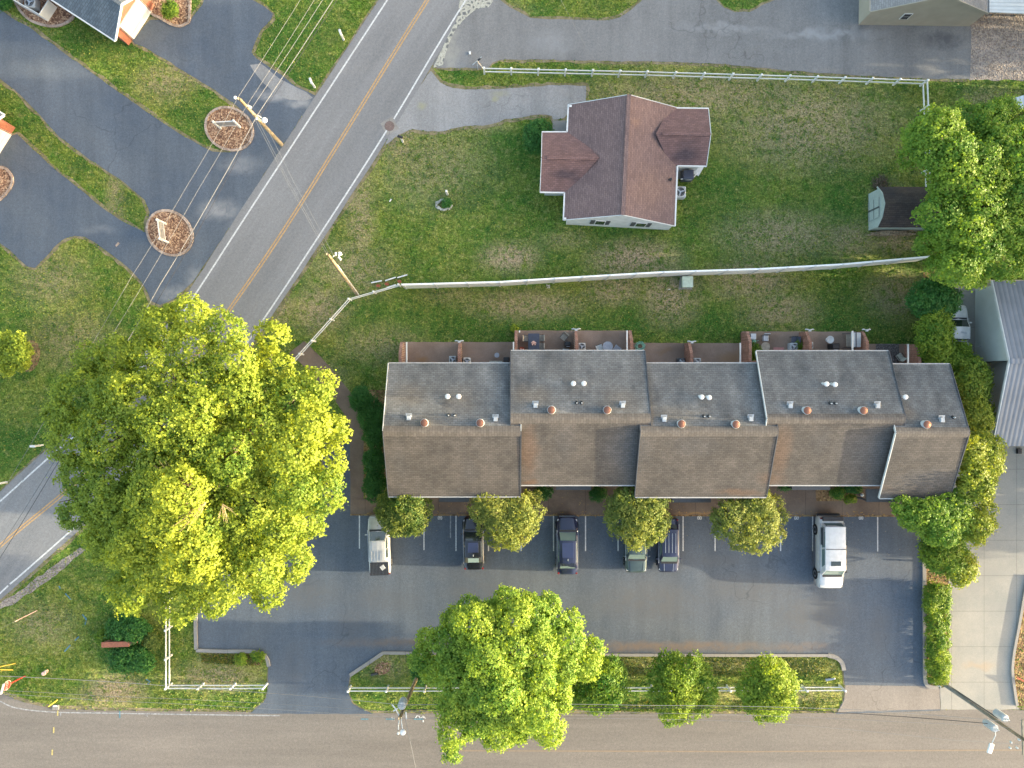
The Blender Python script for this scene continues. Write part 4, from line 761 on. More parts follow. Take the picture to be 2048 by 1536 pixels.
cable([(-80,1346,9.0),(0,1352,9.0),(400,1377,8.9),(805,1410,9.1),(1300,1411,8.6),(1700,1419,8.6),(2022,1444,8.9)], 'uppermost wire running along the street over the fence', .020)
cable([(-80,1378,8.6),(200,1392,8.6),(790,1424,8.9),(1300,1426,8.4),(1800,1444,8.6),(2030,1456,9.0)], 'second wire running along the street near the kerb', .012)
cable([(-80,1384,9.3),(200,1401,9.2),(799,1437,9.5),(1500,1443,9.2),(1900,1480,9.4),(2048,1490,9.6)], 'lowest wire running along the street above the asphalt', .012)
cable([(805,1420,8.0),(1300,1416,7.4),(1600,1421,7.4),(1986,1448,7.8)], 'black twisted cable sagging along the street to the grey pole', .024, 'darkcable')
cable([(810,1437,8.6),(822,1490,8.2),(840,1580,8.6)], 'dashed looking wire crossing the street from the transformer pole', .016)
cable([(1080,-100,8.0),(1122,0,6.6),(1170,90,5.0),(1233,190,4.3)], 'service wire dropping from the top edge to the purple-brown roofed house roof', .007)
# ================================================================== VEHICLES
def vehicle(name, label, L, W, pmat, hood, ws, roof, rg, zh=.98, zb=1.05, zr=1.48, box=False, cat='car', rear_z=None, wr=.76, wheel_r=.34, nose=.72, boxy=0.0, glassm='glass', mirror=None):
    """local: +y front. hood, ws (windscreen), roof, rg (rear glass) lengths in metres from the front bumper"""
    t = thing(name, (0,0,0), label, cat); h = L/2; yc = h-hood; yr0 = yc-ws; yr1 = yr0-roof; yr2 = yr1-rg; rear_z = rear_z or zb
    st = [(0,.58,nose*.78),(.01,.72,nose*.92),(.028,.83,nose),(.055,.905,nose+.04),(.10,.96,nose+.07),(.16,.985,None),(.28,1,None),(.42,1,None),(.6,1,None),(.78,1,None),(.9,.98,None),(.955,.93,None),(.985,.85,None),(1,.72,None)]
    m = MB(); rings = []
    for s, wf, z in st:
        y = h - s*L; wf = wf + (1-wf)*boxy; hw = W/2*wf
        if z is None:
            if y > yc: z = nose+.08 + (zh-nose-.08)*min(1, (h-y)/hood*1.1)
            elif y > yr2: z = zb
            else: z = rear_z - (.10 if s > .95 else 0) - (.12 if s > .99 else 0)
        rings.append([(hw*.90, y, .24), (hw*.99, y, .42), (hw, y, z*.72), (hw*.965, y, z-.07), (hw*.86, y, z), (hw*.45, y, z+.03), (0, y, z+.04)])
    vs = []; n = 13
    for r in rings: full = r + [(-x, y, z) for x, y, z in r[-2::-1]]; vs += full
    fs = [(i*n+k, i*n+k+1, (i+1)*n+k+1, (i+1)*n+k) for i in range(len(st)-1) for k in range(n-1)]
    fs += [(i*n+n-1, i*n, (i+1)*n, (i+1)*n+n-1) for i in range(len(st)-1)] + [tuple(range(n))[::-1], tuple(range((len(st)-1)*n, len(st)*n))]
    m.add(vs, fs); body = m.build('body', pmat, t, org=(0,0,0), smooth=True)
    md = body.modifiers.new('edges', 'EDGE_SPLIT'); md.split_angle = R(50)
    wb = W/2*.88; wt = W/2*wr; c = .06
    G = [(-wb,yc,zb-.05),(wb,yc,zb-.05),(wb,yr2,rear_z-.05),(-wb,yr2,rear_z-.05),(-wt,yr0,zr),(wt,yr0,zr),(wt,yr1,zr-.02),(-wt,yr1,zr-.02),(0,yr0+.03,zr+c),(0,yr1-.02,zr+c-.02),(-wt*.6,yr0+.02,zr+c*.7),(wt*.6,yr0+.02,zr+c*.7),(-wt*.6,yr1-.01,zr+c*.7-.02),(wt*.6,yr1-.01,zr+c*.7-.02)]
    m = MB(); m.add(G, [(0,3,7,4),(2,1,5,6),(0,4,10,8,11,5,1),(3,2,6,13,9,12,7),(4,7,12,10),(10,12,9,8),(8,9,13,11),(11,13,6,5)]); m.build('roof', pmat, t, org=(0,0,0), smooth=False, bevel=.035)
    def pane(nm, q, u0, u1, v0, v1, mat=glassm, lift=.014, par=t):
        q = [Vector(p) for p in q]; nr = (q[1]-q[0]).cross(q[3]-q[0]).normalized(); f = lambda u, v: (q[0].lerp(q[1], u)).lerp(q[3].lerp(q[2], u), v) + nr*lift
        a = [f(u0,v0), f(u1,v0), f(u1,v1), f(u0,v1)]; m = MB(); m.add(a + [p - nr*.02 for p in a], [(0,1,2,3),(7,6,5,4),(0,4,5,1),(1,5,6,2),(2,6,7,3),(3,7,4,0)]); return m.build(nm, M[mat], par, org=(0,0,0))
    g = [Vector(x) for x in G]
    pane('windscreen', (g[1], g[0], g[4], g[5]), .06, .94, .10, .93); pane('rear_window', (g[3], g[2], g[6], g[7]), .09, .91, .12, .9)
    for s in (0, 1):
        q = (g[0], g[3], g[7], g[4]) if s == 0 else (g[2], g[1], g[5], g[6])
        for (a, b) in ((.13, .47), (.51, .86)): pane('side_window', q, a, b, .22, .88)
    for sx in (-1, 1):
        for y in (h-L*.185, -h+L*.2):
            m = MB(); ww = .23; x0 = sx*(W/2-ww+.03); n_ = 20; vs = [(x0+(ww*sx if e else 0), y+wheel_r*math.cos(2*math.pi*k/n_), wheel_r+wheel_r*math.sin(2*math.pi*k/n_)) for e in (0, 1) for k in range(n_)]
            m.add(vs, [tuple(range(n_)), tuple(range(n_, 2*n_))] + [(k, (k+1) % n_, n_+(k+1) % n_, n_+k) for k in range(n_)]); wv = m.build('wheel', M['rubber'], t, org=(0,0,0))
            m = MB(); x1 = x0+(ww+.008)*sx; vs = [(x1, y+wheel_r*.62*math.cos(2*math.pi*k/n_), wheel_r+wheel_r*.62*math.sin(2*math.pi*k/n_)) for k in range(n_)] + [(x1-.02*sx, y, wheel_r)]
            m.add(vs, [(k, (k+1) % n_, n_) for k in range(n_)]); m.build('rim', M['rim'], wv, org=(0,0,0))
        m = MB(); m.box((sx*(W/2+.09), yc-.28, zb+.02), (.2,.10,.14)); m.build('mirror', mirror or pmat, t, org=(0,0,0), bevel=.03)
        m = MB(); m.box((sx*W/2*.80, h-.24-.14*(1-boxy), nose-.02), (W*.10,.24,.11), -sx*.45*(1-boxy)); m.build('headlight', M['lampclear'], t, org=(0,0,0), bevel=.02)
        m = MB(); m.box((sx*W/2*.83, -h+.13, rear_z-.16), (W*.08,.14,.16), sx*.4*(1-boxy)); m.build('tail_lamp', M['lampred'], t, org=(0,0,0), bevel=.02)
        m = MB(); m.bar((sx*W/2*.965, yc+.1, zb-.02), (sx*W/2*.965, yr2, zb-.02), .03, .03); m.build('trim_strip', M['galv'], t, org=(0,0,0))
    m = MB(); m.box((0, yc+.05, zb-.01), (W*.78,.16,.05)); m.build('wiper_cowl', M['black'], t, org=(0,0,0)); 
    return t, dict(yc=yc, yr0=yr0, yr1=yr1, yr2=yr2, h=h, zb=zb, zr=zr, wt=wt, W=W, L=L)
def add(t, nm, mat, fn, bevel=0): m = MB(); fn(m); return m.build(nm, M[mat], t, org=(0,0,0), bevel=bevel)
def put(t, x, y, rz): p = P(x, y, 0); t.location = (p.x, p.y, .024); t.rotation_euler = (0, 0, rz)
# silver pickup
t, g = vehicle('pickup_truck', 'silver pickup truck with a black ribbed bed cover parked under the first small tree', 4.95, 1.80, M['p_silver'], 1.22, .72, 1.62, .18, zh=1.05, zb=1.12, zr=1.72, cat='pickup truck', rear_z=1.05, wr=.74, boxy=.35, nose=.9, wheel_r=.37)
yb = g['yr2']; add(t, 'bed_cover', 'black', lambda m: m.box((0, (yb-.06-g['h'])/2+.0, 1.10), (1.52, g['h']+yb-.14, .06)))
def ribs(m):
    for k in range(13): m.box((-.7+k*.117, (yb-.06-g['h'])/2, 1.135), (.035, g['h']+yb-.22, .02))
add(t, 'cover_rib', 'dkgrey', ribs); add(t, 'sticker', 'white', lambda m: m.box((.30, yb-.52, 1.150), (.36,.36,.008), .6))
def stl(m):
    for k in range(4): m.box((.30-.09*math.sin(.6)*(k-1.5)*.9, yb-.52+.08*(k-1.5), 1.156), (.22,.025,.005), .6)
add(t, 'sticker_print', 'dkgrey', stl)
def rr_(m):
    for k in range(5): m.box((-.48+k*.24, g['yr1']+.42, g['zr']+.065), (.05,.85,.03))
add(t, 'roof_rib', 'p_silver', rr_); put(t, 762, 1086, R(2))
# dark sedan
t, g = vehicle('sedan', 'dark maroon-black sedan with a sunroof half hidden by the forked tree', 4.45, 1.76, M['p_black'], 1.12, .82, 1.30, .62, zh=.95, zb=1.0, zr=1.42, rear_z=.99)
add(t, 'sunroof', 'p_skyblue', lambda m: m.box((0, g['yr0']-.5, g['zr']+.055), (.86,.82,.03)), .01); add(t, 'rear_glass_teal', 'gsky', lambda m: m.box((0, (g['yr1']+g['yr2'])/2, (g['zr']+.99)/2+.035), (.9, .5, .02), 0, math.atan2(g['zr']-1.0, .62))); add(t, 'antenna', 'siding', lambda m: m.box((0, g['yr1']+.14, g['zr']+.08), (.04,.16,.06))); put(t, 948, 1082, R(1))
# dark crossover; blue roof panel is sky reflection put into paint
t, g = vehicle('estate_car', 'navy blue crossover with silver side trim, parked alone in its bay', 4.85, 1.80, M['p_navy'], 1.22, .72, 1.86, .55, zh=1.0, zb=1.06, zr=1.55, cat='car', glassm='gsky')
add(t, 'roof_sky_sheen', 'p_skyblue', lambda m: m.box((0, (g['yr0']+g['yr1'])/2+.2, g['zr']+.05), (.95,1.2,.02)), .008); add(t, 'spoiler', 'p_black', lambda m: m.box((0, g['yr1']-.05, g['zr']+.01), (1.1,.25,.04)), .01); add(t, 'bull_bar', 'p_black', lambda m: m.box((0, g['h']-.02, .6), (1.4,.14,.3)), .03)
add(t, 'antenna', 'siding', lambda m: m.box((0, g['yr1']+.34, g['zr']+.08), (.04,.16,.06))); put(t, 1133, 1086, 0)
# green suv, nose down the picture
t, g = vehicle('pickup_truck', 'dark green pickup truck with its bonnet facing the lot beyond the round tree', 4.9, 1.82, M['p_green'], 1.18, .55, 1.5, .25, zh=1.08, zb=1.14, zr=1.62, cat='pickup truck', rear_z=1.1, boxy=.55, nose=.98, glassm='gsky', wheel_r=.37)
add(t, 'bed_cover', 'black', lambda m: m.box((0, (g['yr2']-g['h'])/2, 1.16), (1.5, g['h']+g['yr2']-.2, .06))); add(t, 'bonnet_crease', 'p_black', lambda m: [m.bar((s*.58, g['yc']+.05, 1.115), (s*.52, g['h']-.12, 1.05), .03, .02) for s in (-1, 1)]); put(t, 1268, 1082, R(180))
# navy suv
t, g = vehicle('suv', 'navy blue sport utility vehicle with long roof rails next to the round tree', 4.55, 1.74, M['p_navy'], .95, .60, 2.2, .35, zh=1.05, zb=1.12, zr=1.66, cat='car', boxy=.3, nose=.9, glassm='gsky')
add(t, 'roof_rail', 'galv', lambda m: [m.box((x, (g['yr0']+g['yr1'])/2, g['zr']+.075), (.03,1.6,.03)) for x in (-.42,-.14,.14,.42)])
add(t, 'bonnet_crease', 'galv', lambda m: [m.bar((s*.40, g['yc']+.05, 1.105), (s*.36, g['h']-.15, 1.0), .025, .02) for s in (-1, 1)]); put(t, 1332, 1086, R(180))
# white full-size suv
t, g = vehicle('suv', 'large boxy white sport utility vehicle with a square sunroof', 6.0, 2.06, M['p_white'], 1.18, .58, 3.55, .22, zh=1.28, zb=1.34, zr=1.98, cat='car', rear_z=1.34, wr=.82, boxy=.62, nose=1.12, wheel_r=.46, glassm='gsky', mirror=M['black'])
add(t, 'sunroof', 'glass', lambda m: m.box((0, g['yr0']-.55, g['zr']+.055), (.82,.38,.03)), .01); add(t, 'roof_seam', 'dkgrey', lambda m: m.box((0, g['yr0']-1.72, g['zr']+.03), (1.62,.05,.07)))
add(t, 'tailgate_rack', 'black', lambda m: m.box((0, -g['h']+.12, 1.45), (1.7,.36,.16)), .03); add(t, 'rear_bumper', 'black', lambda m: m.box((0, -g['h']-.02, .62), (1.9, .3, .22)), .06); [add(t, 'side_glass', 'glass', lambda m: m.bar((sx*(g['wt']+.1), g['yr0']-2.0, 1.66), (sx*(g['wt']+.1), g['yr2']+.35, 1.66), .1, .36)) for sx in (-1, 1)]
for s in (-1, 1): add(t, 'running_board', 'dkgrey', lambda m: m.box((s*1.08, .1, .42), (.22,2.4,.06)), .01)
put(t, 1650, 1099, R(180))
# white pickup by the warehouse
t, g = vehicle('pickup_truck', 'old white pickup truck with a tool box in its open bed beside the warehouse', 5.1, 1.84, M['p_white'], 1.22, .72, .95, .12, zh=1.08, zb=1.12, zr=1.66, cat='pickup truck', rear_z=1.04, boxy=.35, nose=.92, wheel_r=.37)
yb = g['yr2']; add(t, 'bed', 'black', lambda m: m.box((0, (yb-g['h'])/2, 1.07), (1.5, g['h']+yb-.2, .05))); add(t, 'tool_box', 'ltgrey', lambda m: m.box((0, yb-.36, 1.2), (1.62,.42,.28)), .02); add(t, 'roof_stain', 'ltgrey', lambda m: m.box((.1, g['yr0']-.45, g['zr']+.062), (.5,.12,.01), -.2))
for x, y, mt, s in ((.1,-.8,'teal',.22),(.3,-.75,'blue',.2),(.5,-.8,'red',.22),(-.3,-.95,'wood',.3)): add(t, 'cargo', mt, lambda m: m.box((x, yb+y, 1.18), (s, .35, .22), x), .01)
put(t, 1899, 672, R(-1))
# ================================================================== PATIO THINGS AND SMALL OBJECTS
def ac(px, py, label, size=.62, body='ltgrey', h=.75, rz=0):
    p = P(px, py, 0); t = thing('air_conditioner', (p.x, p.y, .06), label, 'air conditioner', rz=rz); s = size/2; m = MB(); m.box((0,0,h/2), (size,size,h)); m.build('casing', M[body], t, org=(0,0,0), bevel=.08)
    m = MB(); m.lathe((0,0,h-.01), [(s*.80,0),(s*.80,.018)], 24); o = m.build('fan_well', M['black'], t, org=(0,0,0)); m = MB()
    for r in (.35,.6,.78):
        pts = [(s*r*math.cos(a), s*r*math.sin(a), h+.03) for a in [2*math.pi*k/20 for k in range(21)]]; m.tube(pts, .008, 4)
    for k in range(3): a = 2*math.pi*k/3+.3; m.bar((0,0,h+.016), (s*.7*math.cos(a), s*.7*math.sin(a), h+.016), .11, .01)
    m.lathe((0,0,h+.01), [(.09,0),(.09,.03)], 12); m.build('fan_guard', M['galv'], o, org=(0,0,0)); return t
ac(907,720,'square grey cooling unit left of the first brick wing wall'); ac(935,723,'white-rimmed cooling unit right of the first brick wing wall', body='siding')
ac(1162,694,'white-rimmed cooling unit on the patio with the round glass table', body='siding'); ac(1359,724,'dark grey cooling unit in the corner left of the middle wing wall', body='dkgrey'); ac(1390,724,'grey cooling unit right of the middle wing wall')
ac(1581,694,'grey cooling unit beside the pink mat'); ac(1612,692,'pale oval-rimmed cooling unit near the white fire bowl', .6, body='siding')
ac(1356,389,'white heat pump standing against the purple-brown roofed house', .95, body='ltgrey', h=.8); ac(72,14,'pale cooling unit in the mulch bed behind the white screen', .9, body='siding')
def chair(px, py, rz, label, mat='cushion', group='patio chairs'):
    p = P(px, py, 0); t = thing('patio_chair', (p.x, p.y, .07), label, 'chair', group, rz); m = MB(); m.box((0,0,.42), (.5,.5,.06)); m.build('seat', M[mat], t, org=(0,0,0), bevel=.02)
    m = MB(); m.box((0,-.29,.68), (.5,.06,.5), 0, R(12)); m.build('backrest', M[mat], t, org=(0,0,0), bevel=.02)
    for x in (-.23,.23):
        for y in (-.22,.22): m = MB(); m.box((x,y,.2), (.035,.035,.4)); m.build('leg', M['black'], t, org=(0,0,0))
        m = MB(); m.bar((x*1.12,-.25,.62), (x*1.12,.24,.62), .04, .03); m.build('armrest', M['black'], t, org=(0,0,0))
    return t
chair(1053,678,R(-90),'tan sling chair at the left side of the dark dining table'); chair(1080,677,R(90),'tan sling chair at the upper right of the dark dining table'); chair(1080,693,R(90),'tan sling chair at the lower right of the dark dining table')
chair(1127,675,R(140),'tan sling chair standing askew by itself near the small grill'); chair(1198,696,R(-70),'cushioned chair pulled up to the round glass table', 'siding'); chair(1527,677,R(180),'grey folding chair beside the plastic storage tub', 'galv'); chair(1584,680,R(90),'dark chair left of the brick wing wall with a vine', 'tabletop'); chair(1793,714,R(35),'floral cushioned chair on the last patio beside the dark rug', 'stone')
def at(px, py, z=.065): p = P(px, py, 0); return (p.x, p.y, z)
t = thing('dining_table', at(1067,686), 'dark blue-black rectangular dining table with a flower on it', 'table'); m = MB(); m.box((0,0,.72), (.95,1.5,.05)); m.build('tabletop', M['tabletop'], t, org=(0,0,0), bevel=.02)
for x in (-.4,.4):
    for y in (-.65,.65): m = MB(); m.box((x,y,.35), (.06,.06,.7)); m.build('leg', M['black'], t, org=(0,0,0))
t = thing('flower_pot', at(1067,687,.81), 'pot of pale pink flowers in the middle of the dark dining table', 'flowers'); m = MB(); m.lathe((0,0,0), [(.08,0),(.12,.12)], 12); m.build('pot', M['rust'], t, org=(0,0,0)); m = MB()
for k in range(26): a = random.uniform(0,6.28); r = random.uniform(0,.2); m.box((r*math.cos(a), r*math.sin(a), .15+random.uniform(0,.12)), (.08,.08,.03), a, random.uniform(-.6,.6))
m.build('blossom', M['flower'], t, org=(0,0,0))
def grill(px, py, label, mat='black', s=.5, rz=0):
    t = thing('grill', at(px,py), label, 'grill', rz=rz); m = MB(); m.box((0,0,.4), (s,s*.8,.8)); m.build('cart', M[mat], t, org=(0,0,0), bevel=.02); m = MB(); m.box((0,0,.92), (s*1.02,s*.85,.24)); m.build('lid', M[mat], t, org=(0,0,0), bevel=.07); m = MB(); m.bar((-s*.3,-s*.5,.95), (s*.3,-s*.5,.95), .03,.03); m.build('handle', M['galv'], t, org=(0,0,0)); return t
grill(1134,689,'small black grill beside the brick wing wall', s=.45); grill(1661,694,'black covered grill on the patio with the white fire bowl', s=.58); grill(1013,720,'black round grill tucked into the shaded corner of the second patio', s=.5); grill(1371,356,'grill under a blue-black cover on the porch of the purple-brown roofed house', 'tabletop', .9)
t = thing('round_table', at(1213,694), 'round frosted glass patio table', 'table'); m = MB(); m.lathe((0,0,.70), [(.42,0),(.43,.02),(.42,.04)], 30); m.build('tabletop', M['glasstop'], t, org=(0,0,0))
for k in range(3): a = 2.1*k; m = MB(); m.tube([(0,0,.4),(.3*math.cos(a),.3*math.sin(a),0)], .02, 5); m.build('leg', M['galv'], t, org=(0,0,0))
t = thing('lounger', at(1228,705), 'pale metal lounger partly under the eave beside the round glass table', 'lounger', rz=R(-35)); m = MB(); m.box((0,0,.35), (.5,1.2,.05)); m.build('seat', M['glasstop'], t, org=(0,0,0))
for s in (-1,1): m = MB(); m.bar((s*.27,-.6,.5),(s*.27,.6,.5),.03,.03); m.build('armrest', M['galv'], t, org=(0,0,0))
t = thing('garden_hose', at(1278,693), 'coiled turquoise garden hose hanging beside the brick wing wall', 'hose'); m = MB(); pts = []
for k in range(150): a = k*.32; r = .30+.12*math.sin(k*1.7); pts.append((r*math.cos(a)*1.1, r*math.sin(a), .1+.0035*k+.04*math.sin(k*2.1)))
m.tube(pts, .018, 5); m.build('coil', M['teal'], t, org=(0,0,0))
t = thing('side_table', at(994,711), 'small round pale side table alone on the second patio', 'table'); m = MB(); m.lathe((0,0,.45), [(.20,0),(.21,.02),(.2,.04)], 24); m.build('tabletop', M['glasstop'], t, org=(0,0,0)); m = MB(); m.lathe((0,0,0), [(.14,0),(.03,.04),(.03,.45)], 12); m.build('stem', M['galv'], t, org=(0,0,0))
t = thing('bench', at(992,724), 'narrow wooden plank bench along the back wall under the eave', 'bench'); m = MB(); m.box((0,0,.42), (1.1,.16,.04)); m.build('seat', M['stone'], t, org=(0,0,0)); m = MB(); m.box((-.45,0,.2), (.05,.14,.4)); m.box((.45,0,.2), (.05,.14,.4)); m.build('leg', M['wood'], t, org=(0,0,0))
t = thing('plant_pot', at(1044,700), 'rust-coloured pot with a small flower in the corner by the dining table', 'plant pot'); m = MB(); m.lathe((0,0,0), [(.17,0),(.24,.3),(.26,.32),(.2,.3)], 16); m.build('pot', M['rust'], t, org=(0,0,0)); m = MB(); [m.box((random.uniform(-.12,.12), random.uniform(-.12,.12), .36), (.1,.08,.03), random.random()*6, .4) for _ in range(16)]; m.build('foliage', M['flower'], t, org=(0,0,0))
t = thing('crate', at(1131,703), 'low pale crate under the eave below the small grill', 'crate'); m = MB(); m.box((0,0,.2), (.5,.4,.4)); m.build('box', M['siding'], t, org=(0,0,0), bevel=.02); m = MB(); m.box((0,0,.4), (.36,.26,.02)); m.build('lid', M['black'], t, org=(0,0,0))
t = thing('fire_bowl', at(1655,680), 'round white bowl table on the patio left of the swing seat', 'fire bowl'); m = MB(); m.lathe((0,0,0), [(.2,0),(.1,.2),(.30,.42),(.32,.46),(.27,.46),(.14,.40)], 26); m.build('bowl', M['white'], t, org=(0,0,0))
t = thing('swing_seat', at(1694,682), 'grey two-panel swing seat with its canopy against the brick wall', 'swing seat'); 
for s in (-1,1): m = MB(); m.box((s*.22,0,1.5), (.38,1.2,.05), 0, 0); m.build('canopy', M['ltgrey'], t, org=(0,0,0), bevel=.02)
m = MB(); m.bar((0,-.65,1.54),(0,.65,1.54),.05,.05)
for y in (-.6,.6): m.bar((-.45,y,0),(0,y,1.5),.05,.05); m.bar((.4,y,0),(0,y,1.5),.05,.05)
m.build('frame', M['dkgrey'], t, org=(0,0,0)); m = MB(); m.box((-.05,0,.45), (.5,1.0,.08)); m.build('seat', M['cushion'], t, org=(0,0,0))
t = thing('storage_tub', at(1502,674), 'pale blue-grey plastic storage tub by the brick wall', 'storage tub'); m = MB(); m.box((0,0,.25), (.42,.45,.5)); m.build('tub', M['glasstop'], t, org=(0,0,0), bevel=.04); m = MB(); m.box((0,0,.52), (.46,.5,.05)); m.build('lid', M['galv'], t, org=(0,0,0), bevel=.02)
t = thing('watering_can', at(1505,683), 'green and grey watering can near the storage tub', 'watering can'); m = MB(); m.lathe((0,0,0), [(.16,0),(.17,.3),(.1,.34)], 16); m.tube([(.12,0,.1),(.36,.05,.38)], .03, 6); m.build('body', M['teal'], t, org=(0,0,0))
t = thing('stool', at(1527,694), 'round beige stool top partly under the eave', 'stool'); m = MB(); m.lathe((0,0,.4), [(.36,0),(.38,.03),(.36,.05)], 24); m.build('seat', M['cushion'], t, org=(0,0,0)); m = MB(); m.lathe((0,0,0), [(.2,0),(.04,.05),(.04,.4)], 10); m.build('stem', M['black'], t, org=(0,0,0))
def rug(px, py, dx, dy, mat, label): t = thing('mat', at(px,py,.063), label, 'mat'); m = MB(); m.box((0,0,.01), (dx,dy,.02)); m.build('weave', M[mat], t, org=(0,0,0))
rug(1557,699,.9,.35,'pink','pink mat at the edge of the eave'); rug(1774,708,1.95,1.7,'rug','dark patterned outdoor rug on the last patio')
def tap(x, y, label):
    t = thing('spotlight', P(x,y,0), label, 'light', 'twin spotlights on the wing wall ends'); m = MB(); m.box((0,0,2.0), (.2,.12,.12)); m.build('bracket', M['ltgrey'], t, org=(0,0,0))
    for s in (-1,1): m = MB(); m.tube([(0,.05,2.0),(s*.26,.12,1.95),(s*.34,.10,1.9)], .06, 8); m.build('lamp', M['ltgrey'], t, org=(0,0,0))
for x, y, l in ((922,687,'first'),(1148,664,'second'),(1372,688,'third'),(1600,665,'fourth'),(1710,665,'fifth')): tap(x, y, 'grey twin spotlight at a wing wall end, %s such light from the left' % l)
# post office boxes
def mailbox(base, top, label, mat='white', hd='white', dirn=None, ph=1.15):
    p = P(*base); q = P(*top, ph); t = thing('mailbox', (p.x, p.y, 0), label, 'mailbox'); m = MB(); m.box((0,0,ph/2), (.14,.14,ph)); m.build('post', M[mat], t, org=(0,0,0)); d = Vector(dirn).normalized() if dirn else V(1,0,0)
    m = MB(); m.bar(V(0,0,ph+.02)-d*.18, V(0,0,ph+.02)+d*.30, .19, .2); o = m.build('box', M[hd], t, org=(0,0,0), bevel=.05)
    m = MB(); m.bar(V(0,0,ph+.02)+d*.30, V(0,0,ph+.02)+d*.32, .17, .17); m.build('door', M['ltgrey'], o, org=(0,0,0)); return t
mailbox((688,80),(684,68),'white mailbox on a post at the upper end of the roadside lawn', dirn=(-.35,.9,0)); mailbox((630,175),(626,163),'white mailbox on a post at the lower tip of the roadside lawn', dirn=(-.35,.9,0))
mailbox((86,890),(76,891),'white mailbox on a post left of the biggest tree', dirn=(-1,.0,0)); mailbox((14,964),(2,967),'white mailbox at the left edge of the photo by the road', dirn=(-1,-.1,0)); mailbox((806,284),(798,278),'black mailbox on a white post by the worn driveway', hd='black', dirn=(-.9,.35,0))
# stone planter and marker on the lawn
t = thing('planter_ring', P(891,409), 'ring of pale stones around dark plants on the open lawn', 'planter'); m = MB()
for k in range(17):
    a = 2*math.pi*k/17; c = P(888+15*math.cos(a), 409+9*math.sin(a)+ (2 if k % 3 else 0)); m.box((c.x, c.y, .08), (.32,.16,.2), -a+1.57+random.uniform(-.3,.3))
m.build('stone', M['stone'], t, bevel=.03)
t = thing('marker_post', P(895,388), 'short thick white post standing by the stone planter ring', 'post'); m = MB(); c = P(895,389); m.box((c.x,c.y,.55), (.16,.16,1.1)); m.build('post', M['white'], t)
t = thing('litter', P(781,401,.03), 'tiny white scrap lying on the lawn near the road', 'litter'); m = MB(); c = P(781,401); m.box((c.x,c.y,.05), (.09,.26,.05), -.6); m.build('scrap', M['white'], t)
for (a, b, l) in (((743,566),(764,562),'left'),((771,562),(792,555),'middle'),((795,556),(815,550),'right')):
    t = thing('parking_bar', P(*a), l+' one of three white bars lying in a row above the fence corner', 'bar', 'white bars lying on the lawn'); m = MB(); m.bar(P(*a)+V(0,0,.12), P(*b)+V(0,0,.12), .10, .12); m.build('bar', M['white'], t)
t = thing('parking_bar', P(783,573), 'short white bar lying nearest to the rail fence', 'bar', 'white bars lying on the lawn'); m = MB(); m.bar(P(774,576)+V(0,0,.12), P(792,570)+V(0,0,.12), .10, .12); m.build('bar', M['white'], t)
for x, y in ((757,571),(774,568),(799,563)): sheet('bare_earth', poly_px(ell(x,y,5,3.2,.1,12), .05, .15), .016, M['rust'])
t = thing('transformer_box', P(1370,566,.03), 'pale green utility transformer box on a pad by the long white fence', 'utility box'); m = MB(); c = P(1371,566); m.box((c.x,c.y,.38), (.82,.85,.72)); m.build('cabinet', M['trans'], t, bevel=.04); m = MB(); m.box((c.x,c.y,.76), (.9,.92,.05)); m.build('lid', simple('pale_green_lid', (.42,.52,.44), .5, .4), t, bevel=.015)
t = thing('timber_edging', P(1372,549), 'thin red timber edging lying along the foot of the white privacy fence', 'edging'); m = MB(); m.bar(P(1315,550)+V(0,0,.08), P(1432,547)+V(0,0,.08), .14, .14); m.build('timber', M['rust'], t)
t = thing('survey_flag', P(1335,580), 'tiny white flag in the grass near the transformer box', 'flag'); m = MB(); c = P(1335,580); m.tube([c, c+V(0,0,.4)], .02, 5); m.box((c.x+.06,c.y,.4), (.14,.05,.1)); m.build('flag', M['white'], t)
t = thing('curled_paper', P(1096,573,.02), 'crumpled white paper lying on the grass below the long fence', 'litter'); m = MB(); c = P(1096,573); [m.box((c.x+random.uniform(-.15,.15), c.y+random.uniform(-.1,.1), .06), (.18,.07,.05), random.random()*3, .4) for _ in range(5)]; m.build('paper', M['stone'], t)
# framed signs in the mulch beds (seen edge-on from above)
def bed_sign(a, b, label):
    A, B = P(*a), P(*b); t = thing('framed_sign', (A+B)/2, label, 'sign'); H = 1.5
    for q in (A, B): m = MB(); m.box((q.x,q.y,(H+.1)/2), (.15,.15,H+.1), math.atan2((B-A).y, (B-A).x)); m.lathe((q.x,q.y,H+.08), [(.11,0),(.08,.06),(.02,.12)], 8); m.build('post', M['white'], t)
    for z in (H-.05, .55): m = MB(); m.bar(A+V(0,0,z), B+V(0,0,z), .07, .07); m.build('rail', M['white'], t)
    m = MB(); m.bar(A+V(0,0,(H+.45)/2), B+V(0,0,(H+.45)/2), .04, .85); m.build('board', M['galv'], t)
bed_sign((442,257),(481,255),'white framed sign in the round mulch bed beside the utility pole'); bed_sign((332,448),(337,485),'white framed sign in the lower oval mulch bed')
